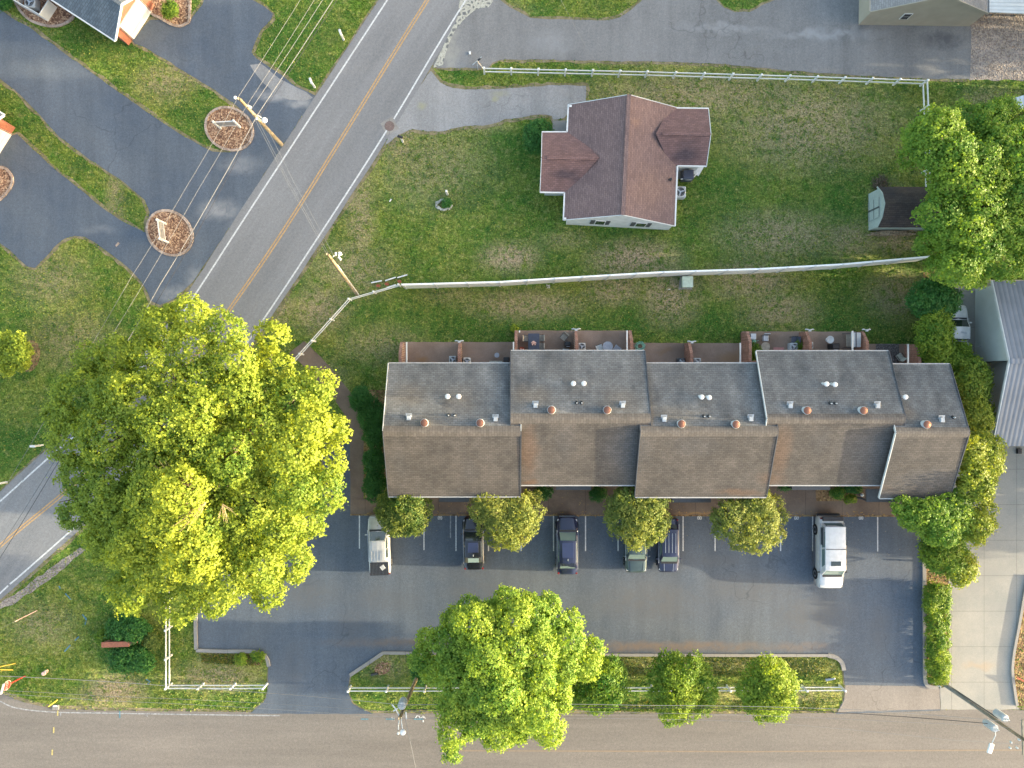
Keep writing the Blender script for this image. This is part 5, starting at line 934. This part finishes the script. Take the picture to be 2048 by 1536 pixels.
# stop sign, stakes and markers at the lower left
t = thing('stop_sign', P(50,1352), 'red octagonal stop sign with white lettering on a red post at the street corner', 'sign'); b = P(50,1352); e = V(P(14,1371,2.6).x, P(14,1371,2.6).y, 2.6)
ctr = P(14,1371,2.35); m = MB(); m.tube([b, V(ctr.x-.08,ctr.y,2.75)], .05, 6); m.build('post', M['red'], t); ctr = P(14,1371,2.35); nrm = V(.96,-.12,.14).normalized(); sx = nrm.cross(V(0,0,1)).normalized(); sy = sx.cross(nrm).normalized()
if sy.z < 0: sy = -sy
def octo(r, o): return [ctr + nrm*o + sx*r*math.cos(R(22.5+45*k)) + sy*r*math.sin(R(22.5+45*k)) for k in range(8)]
for r, o, mt, nm in ((.42,0,'white','border'),(.385,.014,'red','plate')): q = octo(r,o); m = MB(); m.add(q+[p-nrm*.012 for p in q], [tuple(range(8)), tuple(range(8,16))[::-1]]+[(i,8+i,8+(i+1)%8,(i+1)%8) for i in range(8)]); m.build(nm, M[mt], t)
fc = bpy.data.curves.new('stop_lettering', 'FONT'); fc.body = 'STOP'; fc.size = .30; fc.align_x = 'CENTER'; fc.align_y = 'CENTER'; fc.extrude = .003; tmp = bpy.data.objects.new('tmp', fc); COL.objects.link(tmp)
dg = bpy.context.evaluated_depsgraph_get(); me = bpy.data.meshes.new_from_object(tmp.evaluated_get(dg)); bpy.data.objects.remove(tmp)
sxx = sy.cross(nrm)
for v in me.vertices: c = ctr + nrm*.024 + sxx*v.co.x + sy*v.co.y + nrm*v.co.z - t.location; v.co = c
me.materials.clear(); me.materials.append(M['white']); lo = bpy.data.objects.new('lettering', me); COL.objects.link(lo); lo.parent = t
m = MB(); c = P(5,1378,2.9); m.bar(c-V(.12,.42,0), c+V(.12,.42,0), .10, .18); m.build('street_name_blade', M['white'], t)
def stake(a, b, h, label, mat='orange', r=.05): t = thing('marker_stake', P(*a), label, 'marker'); m = MB(); m.tube([P(*a), P(*b,h)], r, 6); m.build('stake', M[mat], t)
M['yellow'] = simple('yellow_plastic', (.55,.40,.06), .5, .3, var=.05)
stake((115,1400),(97,1413),1.2,'yellow marker stake by the street kerb near the corner','yellow'); stake((31,1327),(-20,1338),1.5,'upper of two yellow guy guards at the left edge','yellow',.04); stake((26,1340),(-20,1339),1.5,'lower of two yellow guy guards at the left edge','yellow',.04)
stake((74,1221),(30,1243),1.8,'pale yellow guy guard slanting over the lower left lawn','flower',.035); m = None
cable([(32,1242,1.9),(-60,1285,7)], 'thin guy wire running off the left edge from the pale guard', .014)
t = thing('gas_marker', P(92,1344), 'pinkish orange pipeline marker lying out in the corner lawn', 'marker'); c = P(91,1345); m = MB(); m.lathe((c.x-.08,c.y-.04,0), [(.16,0),(.16,.18),(.06,.22)], 14); m.lathe((c.x+.14,c.y+.14,0), [(.12,0),(.12,.24),(.04,.3)], 14); m.build('cap', M['flower'], t)
t = thing('drain_inlet', P(112,1415), 'small concrete drain inlet where the corner lawn meets the street', 'drain'); c = P(112,1414); m = MB(); m.box((c.x,c.y,.03), (.55,.4,.1)); m.build('slab', M['kerb'], t); m = MB(); m.box((c.x-.02,c.y+.12,.1), (.3,.12,.05)); m.build('cap', M['white'], t)
# brick monument sign
t = thing('brick_sign', P(255,1281), 'low brick monument sign wall between two round bushes', 'sign'); m = MB(); a, b = P(222,1279), P(272,1277); m.bar(a+V(0,0,.6), b+V(0,0,.6), .34, 1.2); m.build('wall', M['brick'], t); m = MB(); m.bar(a+V(-.08,0,1.24), b+V(.08,0,1.24), .44, .09); m.build('coping', M['brick2'], t); m = MB(); m.bar(b+V(0,0,.6), P(288,1271,0)+V(0,0,.6), .34, 1.2); m.build('wall', M['brick'], t)
# slanting dark spotlights / stumps in the street strip
for (x, y, l) in ((752,1345,'dark ground spotlight in the grass left of the leafy maple'),(1659,1355,'slanted pale ground spotlight near the right end of the street fence')):
    t = thing('ground_spotlight', P(x,y), l, 'spotlight'); c = P(x,y); m = MB(); m.tube([c+V(-.35,-.15,.1), c+V(.25,.12,.5)], .13, 10, .07); m.build('housing', M['black' if x < 900 else 'galv'], t); m = MB(); m.box((c.x,c.y,.12), (.1,.1,.24)); m.build('bracket', M['black'], t)
t = thing('sandwich_stand', P(956,130), 'small folding stand left beside the end post of the upper fence', 'stand'); m = MB(); c = P(957,130); m.tube([c+V(-.5,-.1,.2), c+V(.3,.35,.75)], .03, 5); m.tube([c+V(-.1,.1,.6), c+V(.35,-.25,.0)], .03, 5); m.tube([c+V(-.1,.1,.6), c+V(-.05,-.4,.0)], .03, 5); m.build('frame', M['galv'], t); m = MB(); m.box((c.x+.1,c.y+.2,.62), (.3,.12,.1), .7); m.build('hinge', M['black'], t)
t = thing('reflector_post', P(1893,1372), 'short white reflector at the kerb end by the grey utility pole', 'reflector'); m = MB(); m.tube([P(1868,1366,.1), P(1882,1374,.7)], .06, 6); m.build('post', M['white'], t)
t = thing('marker_flag', P(2028,1352), 'rust red bar crossing the planting strip at the right edge', 'bar'); m = MB(); m.bar(P(2028,1352)+V(0,0,.3), P(2060,1368)+V(0,0,.3), .12, .12); m.build('bar', M['rust'], t)
t = thing('stepping_stone', P(940,105,.03), 'small white block lying on the upper asphalt drive', 'block'); c = P(940,107); m = MB(); m.box((c.x,c.y,.09), (.17,.24,.12), .1); m.build('block', M['white'], t)
t = thing('litter', P(235,489,.03), 'tan scrap lying on the dark driveway above the lower mulch bed', 'litter'); c = P(235,489); m = MB(); m.box((c.x,c.y,.04), (.16,.4,.03), -.7); m.build('scrap', M['paver'], t)
t = thing('door_mat_ball', P(1722,991,.1), 'white ball ornament on the walkway near the right hand porch', 'ornament'); c = P(1722,989); m = MB(); m.lathe((c.x,c.y,.05), [(.05,0),(.13,.06),(.15,.15),(.12,.24),(.03,.29)], 16); m.build('ball', M['siding'], t, smooth=True)
# ================================================================== TREES AND SHRUBS
def inside(pt, poly):
    x, y = pt[:,0], pt[:,1]; r = np.zeros(len(pt), bool); n = len(poly); j = n-1
    for i in range(n):
        xi, yi = poly[i]; xj, yj = poly[j]; c = ((yi > y) != (yj > y)) & (x < (xj-xi)*(y-yi)/(yj-yi+1e-9)+xi); r ^= c; j = i
    return r
def edge_dist(pt, poly):
    d = np.full(len(pt), 1e9); n = len(poly)
    for i in range(n):
        a, b = np.array(poly[i], float), np.array(poly[(i+1) % n], float); ab = b-a; t = np.clip(((pt-a)@ab)/(ab@ab+1e-9), 0, 1); q = a + t[:,None]*ab; d = np.minimum(d, np.hypot(*(pt-q).T))
    return d
def leaf_mesh(name, cen, nrm, size, tone, mat, parent, org):
    n = len(cen); r = RNG.normal(size=(n,3)); u = np.cross(nrm, r); u /= np.linalg.norm(u, axis=1)[:,None]+1e-9; v = np.cross(nrm, u); s = size[:,None]
    c = cen - np.array(org); w_ = .42; P0 = c - u*s*.5; P2 = c + u*s*.5; P1 = c + v*s*w_ + nrm*s*.10; P3 = c - v*s*w_ + nrm*s*.10
    co = np.stack([P0, P1, P2, P3], 1).reshape(-1, 3).astype(np.float32); idx = (np.arange(n)*4)[:,None] + np.array([0,1,2,0,2,3])[None]
    me = bpy.data.meshes.new(name); me.vertices.add(4*n); me.vertices.foreach_set('co', co.ravel()); me.loops.add(6*n); me.loops.foreach_set('vertex_index', idx.ravel().astype(np.int32))
    me.polygons.add(2*n); me.polygons.foreach_set('loop_start', (np.arange(2*n)*3).astype(np.int32)); me.polygons.foreach_set('loop_total', np.full(2*n, 3, np.int32)); me.update(calc_edges=True)
    at_ = me.attributes.new('tone', 'FLOAT', 'POINT'); at_.data.foreach_set('value', np.repeat(np.clip(tone, 0, 1), 4).astype(np.float32)); me.materials.append(mat)
    o = bpy.data.objects.new(name, me); COL.objects.link(o); o.parent = parent; return o
def tree(name, label, outline, zb, zt, nb, rb, nleaf, lsize, mat, trunk=None, cat='tree', group=None, tr=.25, seed=1, flat=.75, tonebias=0., limbs=True, low=.3, rough=.35, dead=None, sprig=7, lmin=.55):
    """outline: crown outline in photo pixels (at mid height); zb..zt crown heights in metres; nb boughs of radius rb"""
    rng = np.random.default_rng(seed); global RNG; RNG = rng; ol = np.array(outline, float); zm = zb + (zt-zb)*.45; k = (CH-zm)/F
    cx, cy = ol.mean(0)
    if trunk is None: trunk = (1024+(cx-1024)*(CH-zm)/CH, 768+(cy-768)*(CH-zm)/CH)
    base = P(*trunk); t = thing(name, base, label, cat, group)
    lo, hi = ol.min(0), ol.max(0); B = []; tries = 0; rpx = rb/k
    dmax = edge_dist(np.array([[cx, cy]]), outline)[0]; dmax = max(dmax, rpx)
    while len(B) < nb and tries < 6000:
        tries += 1; p = rng.uniform(lo, hi)[None]
        if not inside(p, outline)[0]: continue
        d = edge_dist(p, outline)[0]
        if d < rpx*.45: continue
        mind = rpx*(1.05 if tries < 3000 else .6)
        if any(np.hypot(*(p[0]-q[0])) < mind for q in B): continue
        B.append((p[0], d))
    C = []; 
    for p, d in B:
        e = min(1, d/dmax); z = zb + (zt-zb)*(.30 + .70*math.sqrt(max(0, 1-(1-e)**2))) - rb*flat*.8 + rng.uniform(-1, .6)*rb*rough; r = min(rb*rng.uniform(.8, 1.2), d*k*1.0+.15)
        C.append((*P(p[0], p[1], z)[:2], z, r, 1.0))
        if rng.random() < low and zt-zb > 2: z2 = zb + (z-zb)*rng.uniform(.2, .6); C.append((*P(p[0], p[1], z2)[:2], z2, r*.95, .5))
    C = np.array(C); wgt = C[:,3]**2*C[:,4]; cnt = np.maximum(8, (nleaf*wgt/wgt.sum()/sprig)).astype(int); cen = []; nr = []; tn = []
    for (x, y, z, r, _), c in zip(C, cnt):
        dr = rng.normal(size=(c,3)); dr[:,2] = np.abs(dr[:,2])*1.0 - .25; dr /= np.linalg.norm(dr, axis=1)[:,None]
        f = rng.uniform(0, 6.28, 6); lump = 1 + .13*np.sin(dr[:,0]*4+f[0])*np.sin(dr[:,1]*4+f[1]) + .10*np.sin(dr[:,0]*9+f[2])*np.sin(dr[:,1]*9+f[3]) + .07*np.sin(dr[:,2]*11+f[4])
        rad = r*lump*rng.uniform(.62, 1.05, c)**.6; pos = np.array([x,y,z]) + dr*rad[:,None]*np.array([1,1,flat]); bt = rng.uniform(-.20,.20)+tonebias
        q = np.repeat(pos, sprig, 0) + rng.normal(scale=lsize*.62, size=(c*sprig,3)); dd = np.repeat(dr, sprig, 0)
        n_ = dd*.75 + np.array([0,0,.55]) + rng.normal(scale=.42, size=(c*sprig,3)); n_ /= np.linalg.norm(n_, axis=1)[:,None]
        cen.append(q); nr.append(n_); tn.append(np.repeat(.42+bt+.30*np.clip(rad/r-.7, -.5, .5)*2+.25*lump-.25+rng.normal(scale=.10, size=c), sprig)+rng.normal(scale=.05, size=c*sprig))  # random leaf tone, plus sunlit bumps and shaded gaps put into colour
    cen = np.concatenate(cen); nr = np.concatenate(nr); tn = np.concatenate(tn); sz = lsize*rng.uniform(lmin, 1.25, len(cen)); keep = cen[:,2] > .03
    leaf_mesh('crown', cen[keep], nr[keep], sz[keep], tn[keep], mat, t, base)
    if tr:
        zf = zb + (zt-zb)*.25; top = P(cx, cy, zf+(zt-zb)*.3); fork = V(base.x*.4+top.x*.6, base.y*.4+top.y*.6, max(.3, zb*.9)); m = MB(); m.tube([base - V(0,0,.05), base+V(0,0,.25), base.lerp(fork, .5), fork], tr*1.25, 10, tr*.8); tk = m.build('trunk', M['bark'], t, smooth=True)
        if limbs:
            m = MB(); sel = rng.permutation(len(C))[:min(len(C), 26)]
            for i in sel:
                e = V(*C[i][:3]); s = fork.lerp(top, rng.uniform(0,.5)); md_ = s.lerp(e, .5) + V(*rng.uniform(-.4,.4,3)) + V(0,0,.05*(e-s).length); m.tube([s, md_, e+V(0,0,C[i][3]*flat*.35)], tr*.42, 6, tr*.08)
                for _ in range(2): e2 = e + V(*(rng.normal(size=3)*C[i][3]*.7)); m.tube([md_.lerp(e,.5), e2], tr*.14, 4, tr*.04)
            m.build('limb', M['bark'], t, smooth=True)
    if dead:
        m = MB()
        for (px, py, z, dx, dy, n, ln) in dead:
            s = P(px, py, z)
            for _ in range(n):
                a = math.atan2(dy, dx)+rng.uniform(-.75,.75); L = ln*rng.uniform(.5,1); e = s+V(math.cos(a)*L, math.sin(a)*L, rng.uniform(-.1,.5)*L); mid_ = s.lerp(e,.5)+V(*rng.uniform(-.12,.12,3)); m.tube([s, mid_, e], .020, 4, .007)
        m.build('dead_branch', M['deadwood'], t)
    return t
def blob(cx, cy, rx, ry=None, n=18, j=.10, seed=0):
    rg = random.Random(seed+int(cx)); ry = ry or rx; return [(cx+rx*(1+rg.uniform(-j,j))*math.cos(2*math.pi*k/n), cy+ry*(1+rg.uniform(-j,j))*math.sin(2*math.pi*k/n)) for k in range(n)]
big = [(400,598),(455,612),(490,622),(520,640),(560,640),(582,690),(590,725),(640,742),(672,765),(697,800),(688,840),(708,880),(700,930),(695,970),(692,1005),(672,1042),(640,1060),(622,1095),(638,1140),(612,1185),(560,1215),(500,1212),(440,1225),(400,1250),(350,1255),(290,1232),(225,1215),(212,1160),(172,1125),(178,1085),(118,1060),(128,1000),(112,950),(105,890),(92,840),(98,800),(130,740),(170,690),(215,682),(262,668),(272,640),(330,605),(380,598)]
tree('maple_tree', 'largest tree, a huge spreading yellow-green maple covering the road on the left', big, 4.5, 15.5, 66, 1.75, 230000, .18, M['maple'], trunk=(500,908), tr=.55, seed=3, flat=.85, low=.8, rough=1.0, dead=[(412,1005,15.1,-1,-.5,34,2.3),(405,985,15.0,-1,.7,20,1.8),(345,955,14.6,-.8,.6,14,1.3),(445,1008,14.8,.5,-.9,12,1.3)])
m2 = [(870,1262),(905,1205),(940,1192),(985,1182),(1020,1176),(1065,1188),(1105,1190),(1140,1215),(1160,1225),(1162,1255),(1190,1270),(1208,1300),(1200,1345),(1170,1360),(1135,1385),(1148,1420),(1140,1450),(1110,1490),(1070,1505),(1045,1480),(1010,1490),(1000,1520),(985,1500),(960,1470),(935,1475),(920,1510),(890,1532),(862,1515),(856,1480),(880,1450),(870,1415),(885,1395),(870,1370),(840,1345),(818,1325),(835,1290),(825,1268),(850,1258)]
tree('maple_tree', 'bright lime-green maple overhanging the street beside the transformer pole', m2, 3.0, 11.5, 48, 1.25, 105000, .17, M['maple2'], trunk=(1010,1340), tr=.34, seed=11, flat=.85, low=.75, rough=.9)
tr_ = [(1905,215),(1945,195),(1995,200),(2010,178),(2030,182),(2060,200),(2140,230),(2180,330),(2170,450),(2120,540),(2040,555),(1990,560),(1950,575),(1900,565),(1855,548),(1835,520),(1820,495),(1845,465),(1838,420),(1860,380),(1848,350),(1812,352),(1792,300),(1812,262),(1806,232),(1846,215),(1870,205)]
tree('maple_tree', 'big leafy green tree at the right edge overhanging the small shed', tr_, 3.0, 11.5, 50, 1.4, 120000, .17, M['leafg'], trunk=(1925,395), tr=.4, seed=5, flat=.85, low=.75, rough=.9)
pears = [(blob(808,1023,56,52,seed=1), 'small round green tree over the silver pickup truck', -.22, 20),
 ([(945,985),(970,972),(1000,975),(1020,988),(1050,985),(1075,985),(1088,1005),(1085,1035),(1072,1060),(1050,1085),(1030,1100),(1000,1098),(975,1085),(955,1060),(940,1035),(938,1005)], 'small forked yellowish tree over the dark sedan', .12, 21),
 (blob(1278,1030,67,66,seed=3), 'small round tree with a yellow centre over the dark green truck', .0, 22), (blob(1498,1038,79,66,seed=4), 'widest of the small round trees by the bays, yellow on its right side', .08, 23)]
for ol, lb, tb, sd_ in pears: tree('pear_tree', lb, ol, 1.8, 5.4, 26, .85, 24000, .13, M['pear'], tr=.1, group='small round trees in front of the townhouses', seed=sd_, flat=.8, tonebias=tb, low=.3, rough=.25, sprig=5)
for (x, y, rx, ry, lb, tb, sd_) in ((1198,1366,58,62,'small dark green street tree half hidden behind the lime-green maple',-.2,31),(1362,1372,70,74,'middle small street tree with a few yellow twigs above the white fence',-.02,32),(1537,1380,62,64,'rightmost small street tree, yellow-green and round, above the white fence',.12,33)):
    tree('street_tree', lb, blob(x, y, rx, ry, j=.13, seed=sd_), 1.4, 5.6, 24, .85, 17000, .155, M['hedge'], tr=.1, group='small trees along the street fence', seed=sd_, flat=.8, tonebias=tb, rough=.3, sprig=5)
tree('screen_tree', 'green and yellow tree covering the top right corner of the parking lot', [(1785,1005),(1815,990),(1850,1000),(1880,985),(1905,975),(1930,990),(1945,1020),(1940,1060),(1915,1085),(1880,1090),(1850,1075),(1820,1060),(1795,1040)], 1.5, 6.0, 26, .95, 22000, .17, M['leafg'], tr=.12, seed=41, flat=.75, rough=.4, low=.3)
def mixtree(ol, lb, zt, n, tb, sd_, mat='mixt', zb=.8): tree('screen_tree', lb, ol, zb, zt, max(8, n//900), .85, n, .16, M[mat], tr=.09, seed=sd_, flat=.8, tonebias=tb, rough=.4, low=.3, group='trees screening the townhouses from the warehouse', sprig=5)
mixtree([(1915,880),(1940,865),(1975,870),(2005,880),(2014,930),(1990,960),(1985,1000),(1990,1050),(1970,1085),(1940,1090),(1935,1050),(1950,1010),(1920,985),(1915,940)], 'tall yellow-green screen tree right of the last roof', 6.0, 26000, .15, 42)
mixtree(blob(1945,765,36,50,seed=5), 'olive screen tree beside the jog in the warehouse wall', 4.2, 13000, -.12, 43); mixtree(blob(1952,830,32,44,seed=6), 'loose olive screen tree next to the ridge end of the last roof', 4.4, 11000, .0, 44)
mixtree(blob(1905,715,48,34,seed=7), 'leafy bush tree behind the bed of the white pickup', 3.0, 11000, -.05, 45, 'hedge'); mixtree(blob(1868,665,34,62,seed=8), 'dark green bush tree left of the white pickup', 3.6, 15000, -.1, 46, 'hedge'); mixtree(blob(1868,598,52,42,seed=9), 'darkest shrub tree below the end of the long white fence', 3.8, 15000, .0, 47, 'shrub')
mixtree(blob(1888,1100,48,45,seed=10), 'green screen tree over the kerb above the hedge', 3.6, 14000, -.1, 48, 'hedge'); mixtree(blob(1918,1135,32,34,seed=11), 'small reddish olive tree leaning over the concrete drive', 3.2, 7000, .1, 49)
tree('hedge', 'upper clipped green hedge block along the concrete drive', [(1850,1165),(1898,1172),(1898,1240),(1896,1300),(1855,1300),(1850,1230)], .2, 1.1, 30, .5, 17000, .12, M['hedge'], tr=0, cat='hedge', seed=51, flat=.9, tonebias=-.15, rough=.5, sprig=5)
tree('hedge', 'lower clipped hedge block next to the grey utility pole', [(1854,1292),(1896,1296),(1898,1340),(1890,1368),(1858,1366),(1854,1330)], .2, 1.0, 18, .5, 9000, .12, M['hedge'], tr=0, cat='hedge', seed=52, flat=.9, tonebias=.1, rough=.5, sprig=5)
tree('ornamental_tree', 'small yellow-green tree cut off by the left edge on the side lawn', blob(20,705,44,42,seed=12), 1.3, 3.6, 16, .75, 12000, .17, M['maple'], trunk=(50,712), tr=.09, seed=53, flat=.8, tonebias=.15, rough=.5)
def shrub(cx, cy, rx, ry, h, lb, n=6000, mat='shrub', sd_=60, ls=.11, tb=0, group=None): tree('shrub', lb, blob(cx, cy, rx, ry, 14, .07, sd_), .1, h, 12, max(.35, min(rx, ry)*K*.55), n, ls, M[mat], tr=0, cat='shrub', seed=sd_, flat=.85, tonebias=tb, rough=.25, group=group, sprig=4)
for i, (x, y, rx, ry, lb) in enumerate(((722,798,20,24,'smallest dark shrub at the head of the walkway'),(745,830,26,36,'large dark shrub beside the upper left corner of the end townhouse'),(752,872,24,28,'dark shrub beside the ridge of the end townhouse'),(750,925,22,26,'dark round shrub in the bed by the lower wall of the end townhouse'),(752,975,24,30,'dark shrub just above the silver pickup and its tree'))):
    shrub(x, y, rx, ry, 1.9, lb, 8000, sd_=61+i, group='dark shrubs between walkway and end townhouse')
shrub(1077,275,30,34,2.0,'dark purple-green bush at the corner of the purple-brown roofed house',9000,'shrub',70,.12); shrub(340,20,15,16,1.1,'small round bright green bush in the top mulch bed',3500,'hedge',71,.10,-.1); shrub(8,6,14,12,1.0,'green shrub cut off by the top left corner of the photo',2500,'shrub',79)
shrub(255,1259,44,26,1.4,'glossy dark bush above the brick sign',8000,'shrub',72,.16,.25); shrub(262,1318,46,30,1.3,'glossy dark bush below the brick sign',8000,'shrub',73,.16,.3); shrub(306,1283,14,18,1.1,'reddish green bush at the right end of the brick sign',2500,'pear',74,.13,-.1); shrub(205,1275,10,12,.8,'low green bush at the left end of the brick sign',1500,'hedge',75,.12,-.1)
shrub(483,1318,11,10,.6,'small yellow-green plant in the kerbside bed',1500,'hedge',76,.1,.05); shrub(515,1312,12,8,.5,'small green plant by the curved kerb end',1200,'hedge',77,.1,-.2); shrub(1510,708,12,20,1.3,'bright green bush on the patio beside the brick wall',2600,'hedge',78,.1,-.1)
shrub(1675,986,13,11,1.0,'clipped green ball bush below the eave',2500,'leafg',80,.09,-.3); shrub(1707,977,16,7,1.0,'clipped oval bush tight under the eave',2200,'shrub',81,.09,.1); shrub(1700,998,11,6,.6,'low bright green plant near the white edging',1200,'hedge',82,.09,0); shrub(1087,985,18,14,1.2,'dark bush between the forked tree and the eave',2500,'shrub',83,.1); shrub(1195,988,16,14,1.2,'dark bush left of the round yellow-centred tree',2500,'shrub',84,.1); shrub(893,406,9,7,.6,'small dark plant growing in the stone planter ring',900,'shrub',85,.09,.2); shrub(1598,690,6,9,1.0,'vine climbing at the foot of a brick wing wall',900,'hedge',86,.08)
shrub(1570,965,16,16,1.6,'dark bush behind the widest small round tree',2500,'shrub',87,.1); shrub(845,1345,20,22,1.8,'dark green bush at the foot of the transformer pole',3500,'shrub',88,.12,.1); shrub(1029,657,5,4,.5,'tiny yellow-green plant on the lawn above the dining patio',500,'hedge',89,.08,.3)

# ================================================================== the wood east of the frame, seen here only by the long evening shade it throws
def wood():
    rng = np.random.default_rng(99); t = []; nr = []; 
    for k in range(46):
        y = rng.uniform(-13, 52); x = rng.uniform(56, 68); h = rng.uniform(13, 17.5)*(1 if y > -3 else .6); r = rng.uniform(2.6, 3.8); n = 1300
        d = rng.normal(size=(n,3)); d /= np.linalg.norm(d, axis=1)[:,None]; t.append(np.array([x,y,h*.55]) + d*np.array([r,r,h*.45])*rng.uniform(.5,1,(n,1))); nr.append(d)
    c = np.concatenate(t); nn = np.concatenate(nr); global RNG; RNG = rng
    root = bpy.data.objects.new('woodland', bpy.data.meshes.new('woodland')); 
    tmpo = thing('tmp', (0,0,0), 'x', 'x'); o = leaf_mesh('woodland', c, nn, rng.uniform(.5,1.0,len(c)), rng.uniform(0,.6,len(c)), M['leafg'], tmpo, (0,0,0)); o.parent = None; bpy.data.objects.remove(tmpo); bpy.data.objects.remove(root)
    tag(o, 'dense row of trees standing along the eastern edge', 'woodland', kind='stuff')
wood()

# ================================================================== grass tufts over the lawns and low ground cover in the street strip
def scatter(name, n, rect, size, mat, tone, seed, z=.03, polys=None, tilt=.6):
    rng = np.random.default_rng(seed); global RNG; RNG = rng; a, b = P(rect[0], rect[1]), P(rect[2], rect[3])
    p = np.stack([rng.uniform(a.x, b.x, n), rng.uniform(b.y, a.y, n)], 1); ok = np.ones(n, bool)
    if polys is None:
        for q in PAVED:
            qa = np.array(q); box = (p[:,0] > qa[:,0].min()-.1) & (p[:,0] < qa[:,0].max()+.1) & (p[:,1] > qa[:,1].min()-.1) & (p[:,1] < qa[:,1].max()+.1); idx = np.where(box & ok)[0]
            if len(idx): ok[idx[inside(p[idx], q)]] = False
    else:
        m_ = np.zeros(n, bool)
        for q in polys: m_ |= inside(p, [tuple(P(*c)[:2]) for c in q])
        ok = m_
    p = p[ok]; k = len(p); nr = np.array([0,0,1.]) + rng.normal(scale=tilt, size=(k,3)); nr /= np.linalg.norm(nr, axis=1)[:,None]
    f = np.sin(p[:,0]*.9+2)*np.sin(p[:,1]*1.1)+np.sin(p[:,0]*.37+p[:,1]*.53)*.8
    keep = rng.uniform(-1.9, 1.9, k) < f+.5; p = p[keep]; nr = nr[keep]; k = len(p)
    c = np.concatenate([p, rng.uniform(.01, z, (k,1))], 1); tmpo = thing('tmp', (0,0,0), 'x', 'x'); o = leaf_mesh(name, c, nr, rng.uniform(size[0], size[1], k), rng.normal(tone, .25, k), mat, tmpo, (0,0,0)); o.parent = None; bpy.data.objects.remove(tmpo); o['kind'] = 'stuff'; return o
M['tuft'] = leaf_mat('grass_tuft', (.034,.115,.022), (.27,.28,.06), .25)
scatter('grass', 260000, (-40,-40,2090,1430), (.07,.17), M['tuft'], .38, 5, .05)
M['cover'] = leaf_mat('ground_cover', (.018,.075,.012), (.24,.20,.03), .25)
scatter('ground_cover', 34000, (700,1300,1690,1425), (.07,.14), M['cover'], .35, 6, .10, polys=[[(880,1313),(1660,1314),(1680,1332),(1680,1352),(880,1352)],[(1180,1400),(1640,1400),(1640,1422),(1180,1422)]])
scatter('ground_cover', 4000, (390,1300,540,1335), (.08,.2), M['cover'], .4, 8, .16, polys=[[(402,1308),(500,1306),(528,1318),(520,1332),(405,1324)]])

def specks(name, n, rect, mats, size, seed, z):
    rng = random.Random(seed); m = MB()
    for k in range(n):
        p = P(rng.uniform(rect[0], rect[2]), rng.uniform(rect[1], rect[3])); q = rng.uniform(*size); a = rng.uniform(0, 3.1); m.add([(p.x+q*math.cos(a+i*1.57), p.y+q*math.sin(a+i*1.57)*.6, z+.004*(i % 2)) for i in range(4)], [(0,1,2,3)])
    o = m.build(name, mats, org=(0,0,0)); o['kind'] = 'stuff'
specks('fallen_leaves', 420, (735,1022,1846,1034), simple('dry_leaf', (.34,.21,.08), .9, .1, var=.4), (.03,.08), 4, .062); specks('fallen_leaves', 260, (735,1034,1800,1110), simple('pale_leaf', (.26,.21,.13), .9, .1, var=.4), (.02,.05), 5, .032)
specks('fallen_leaves', 300, (780,975,1600,1025), simple('gold_leaf', (.40,.27,.09), .9, .1, var=.4), (.02,.05), 9, .062)
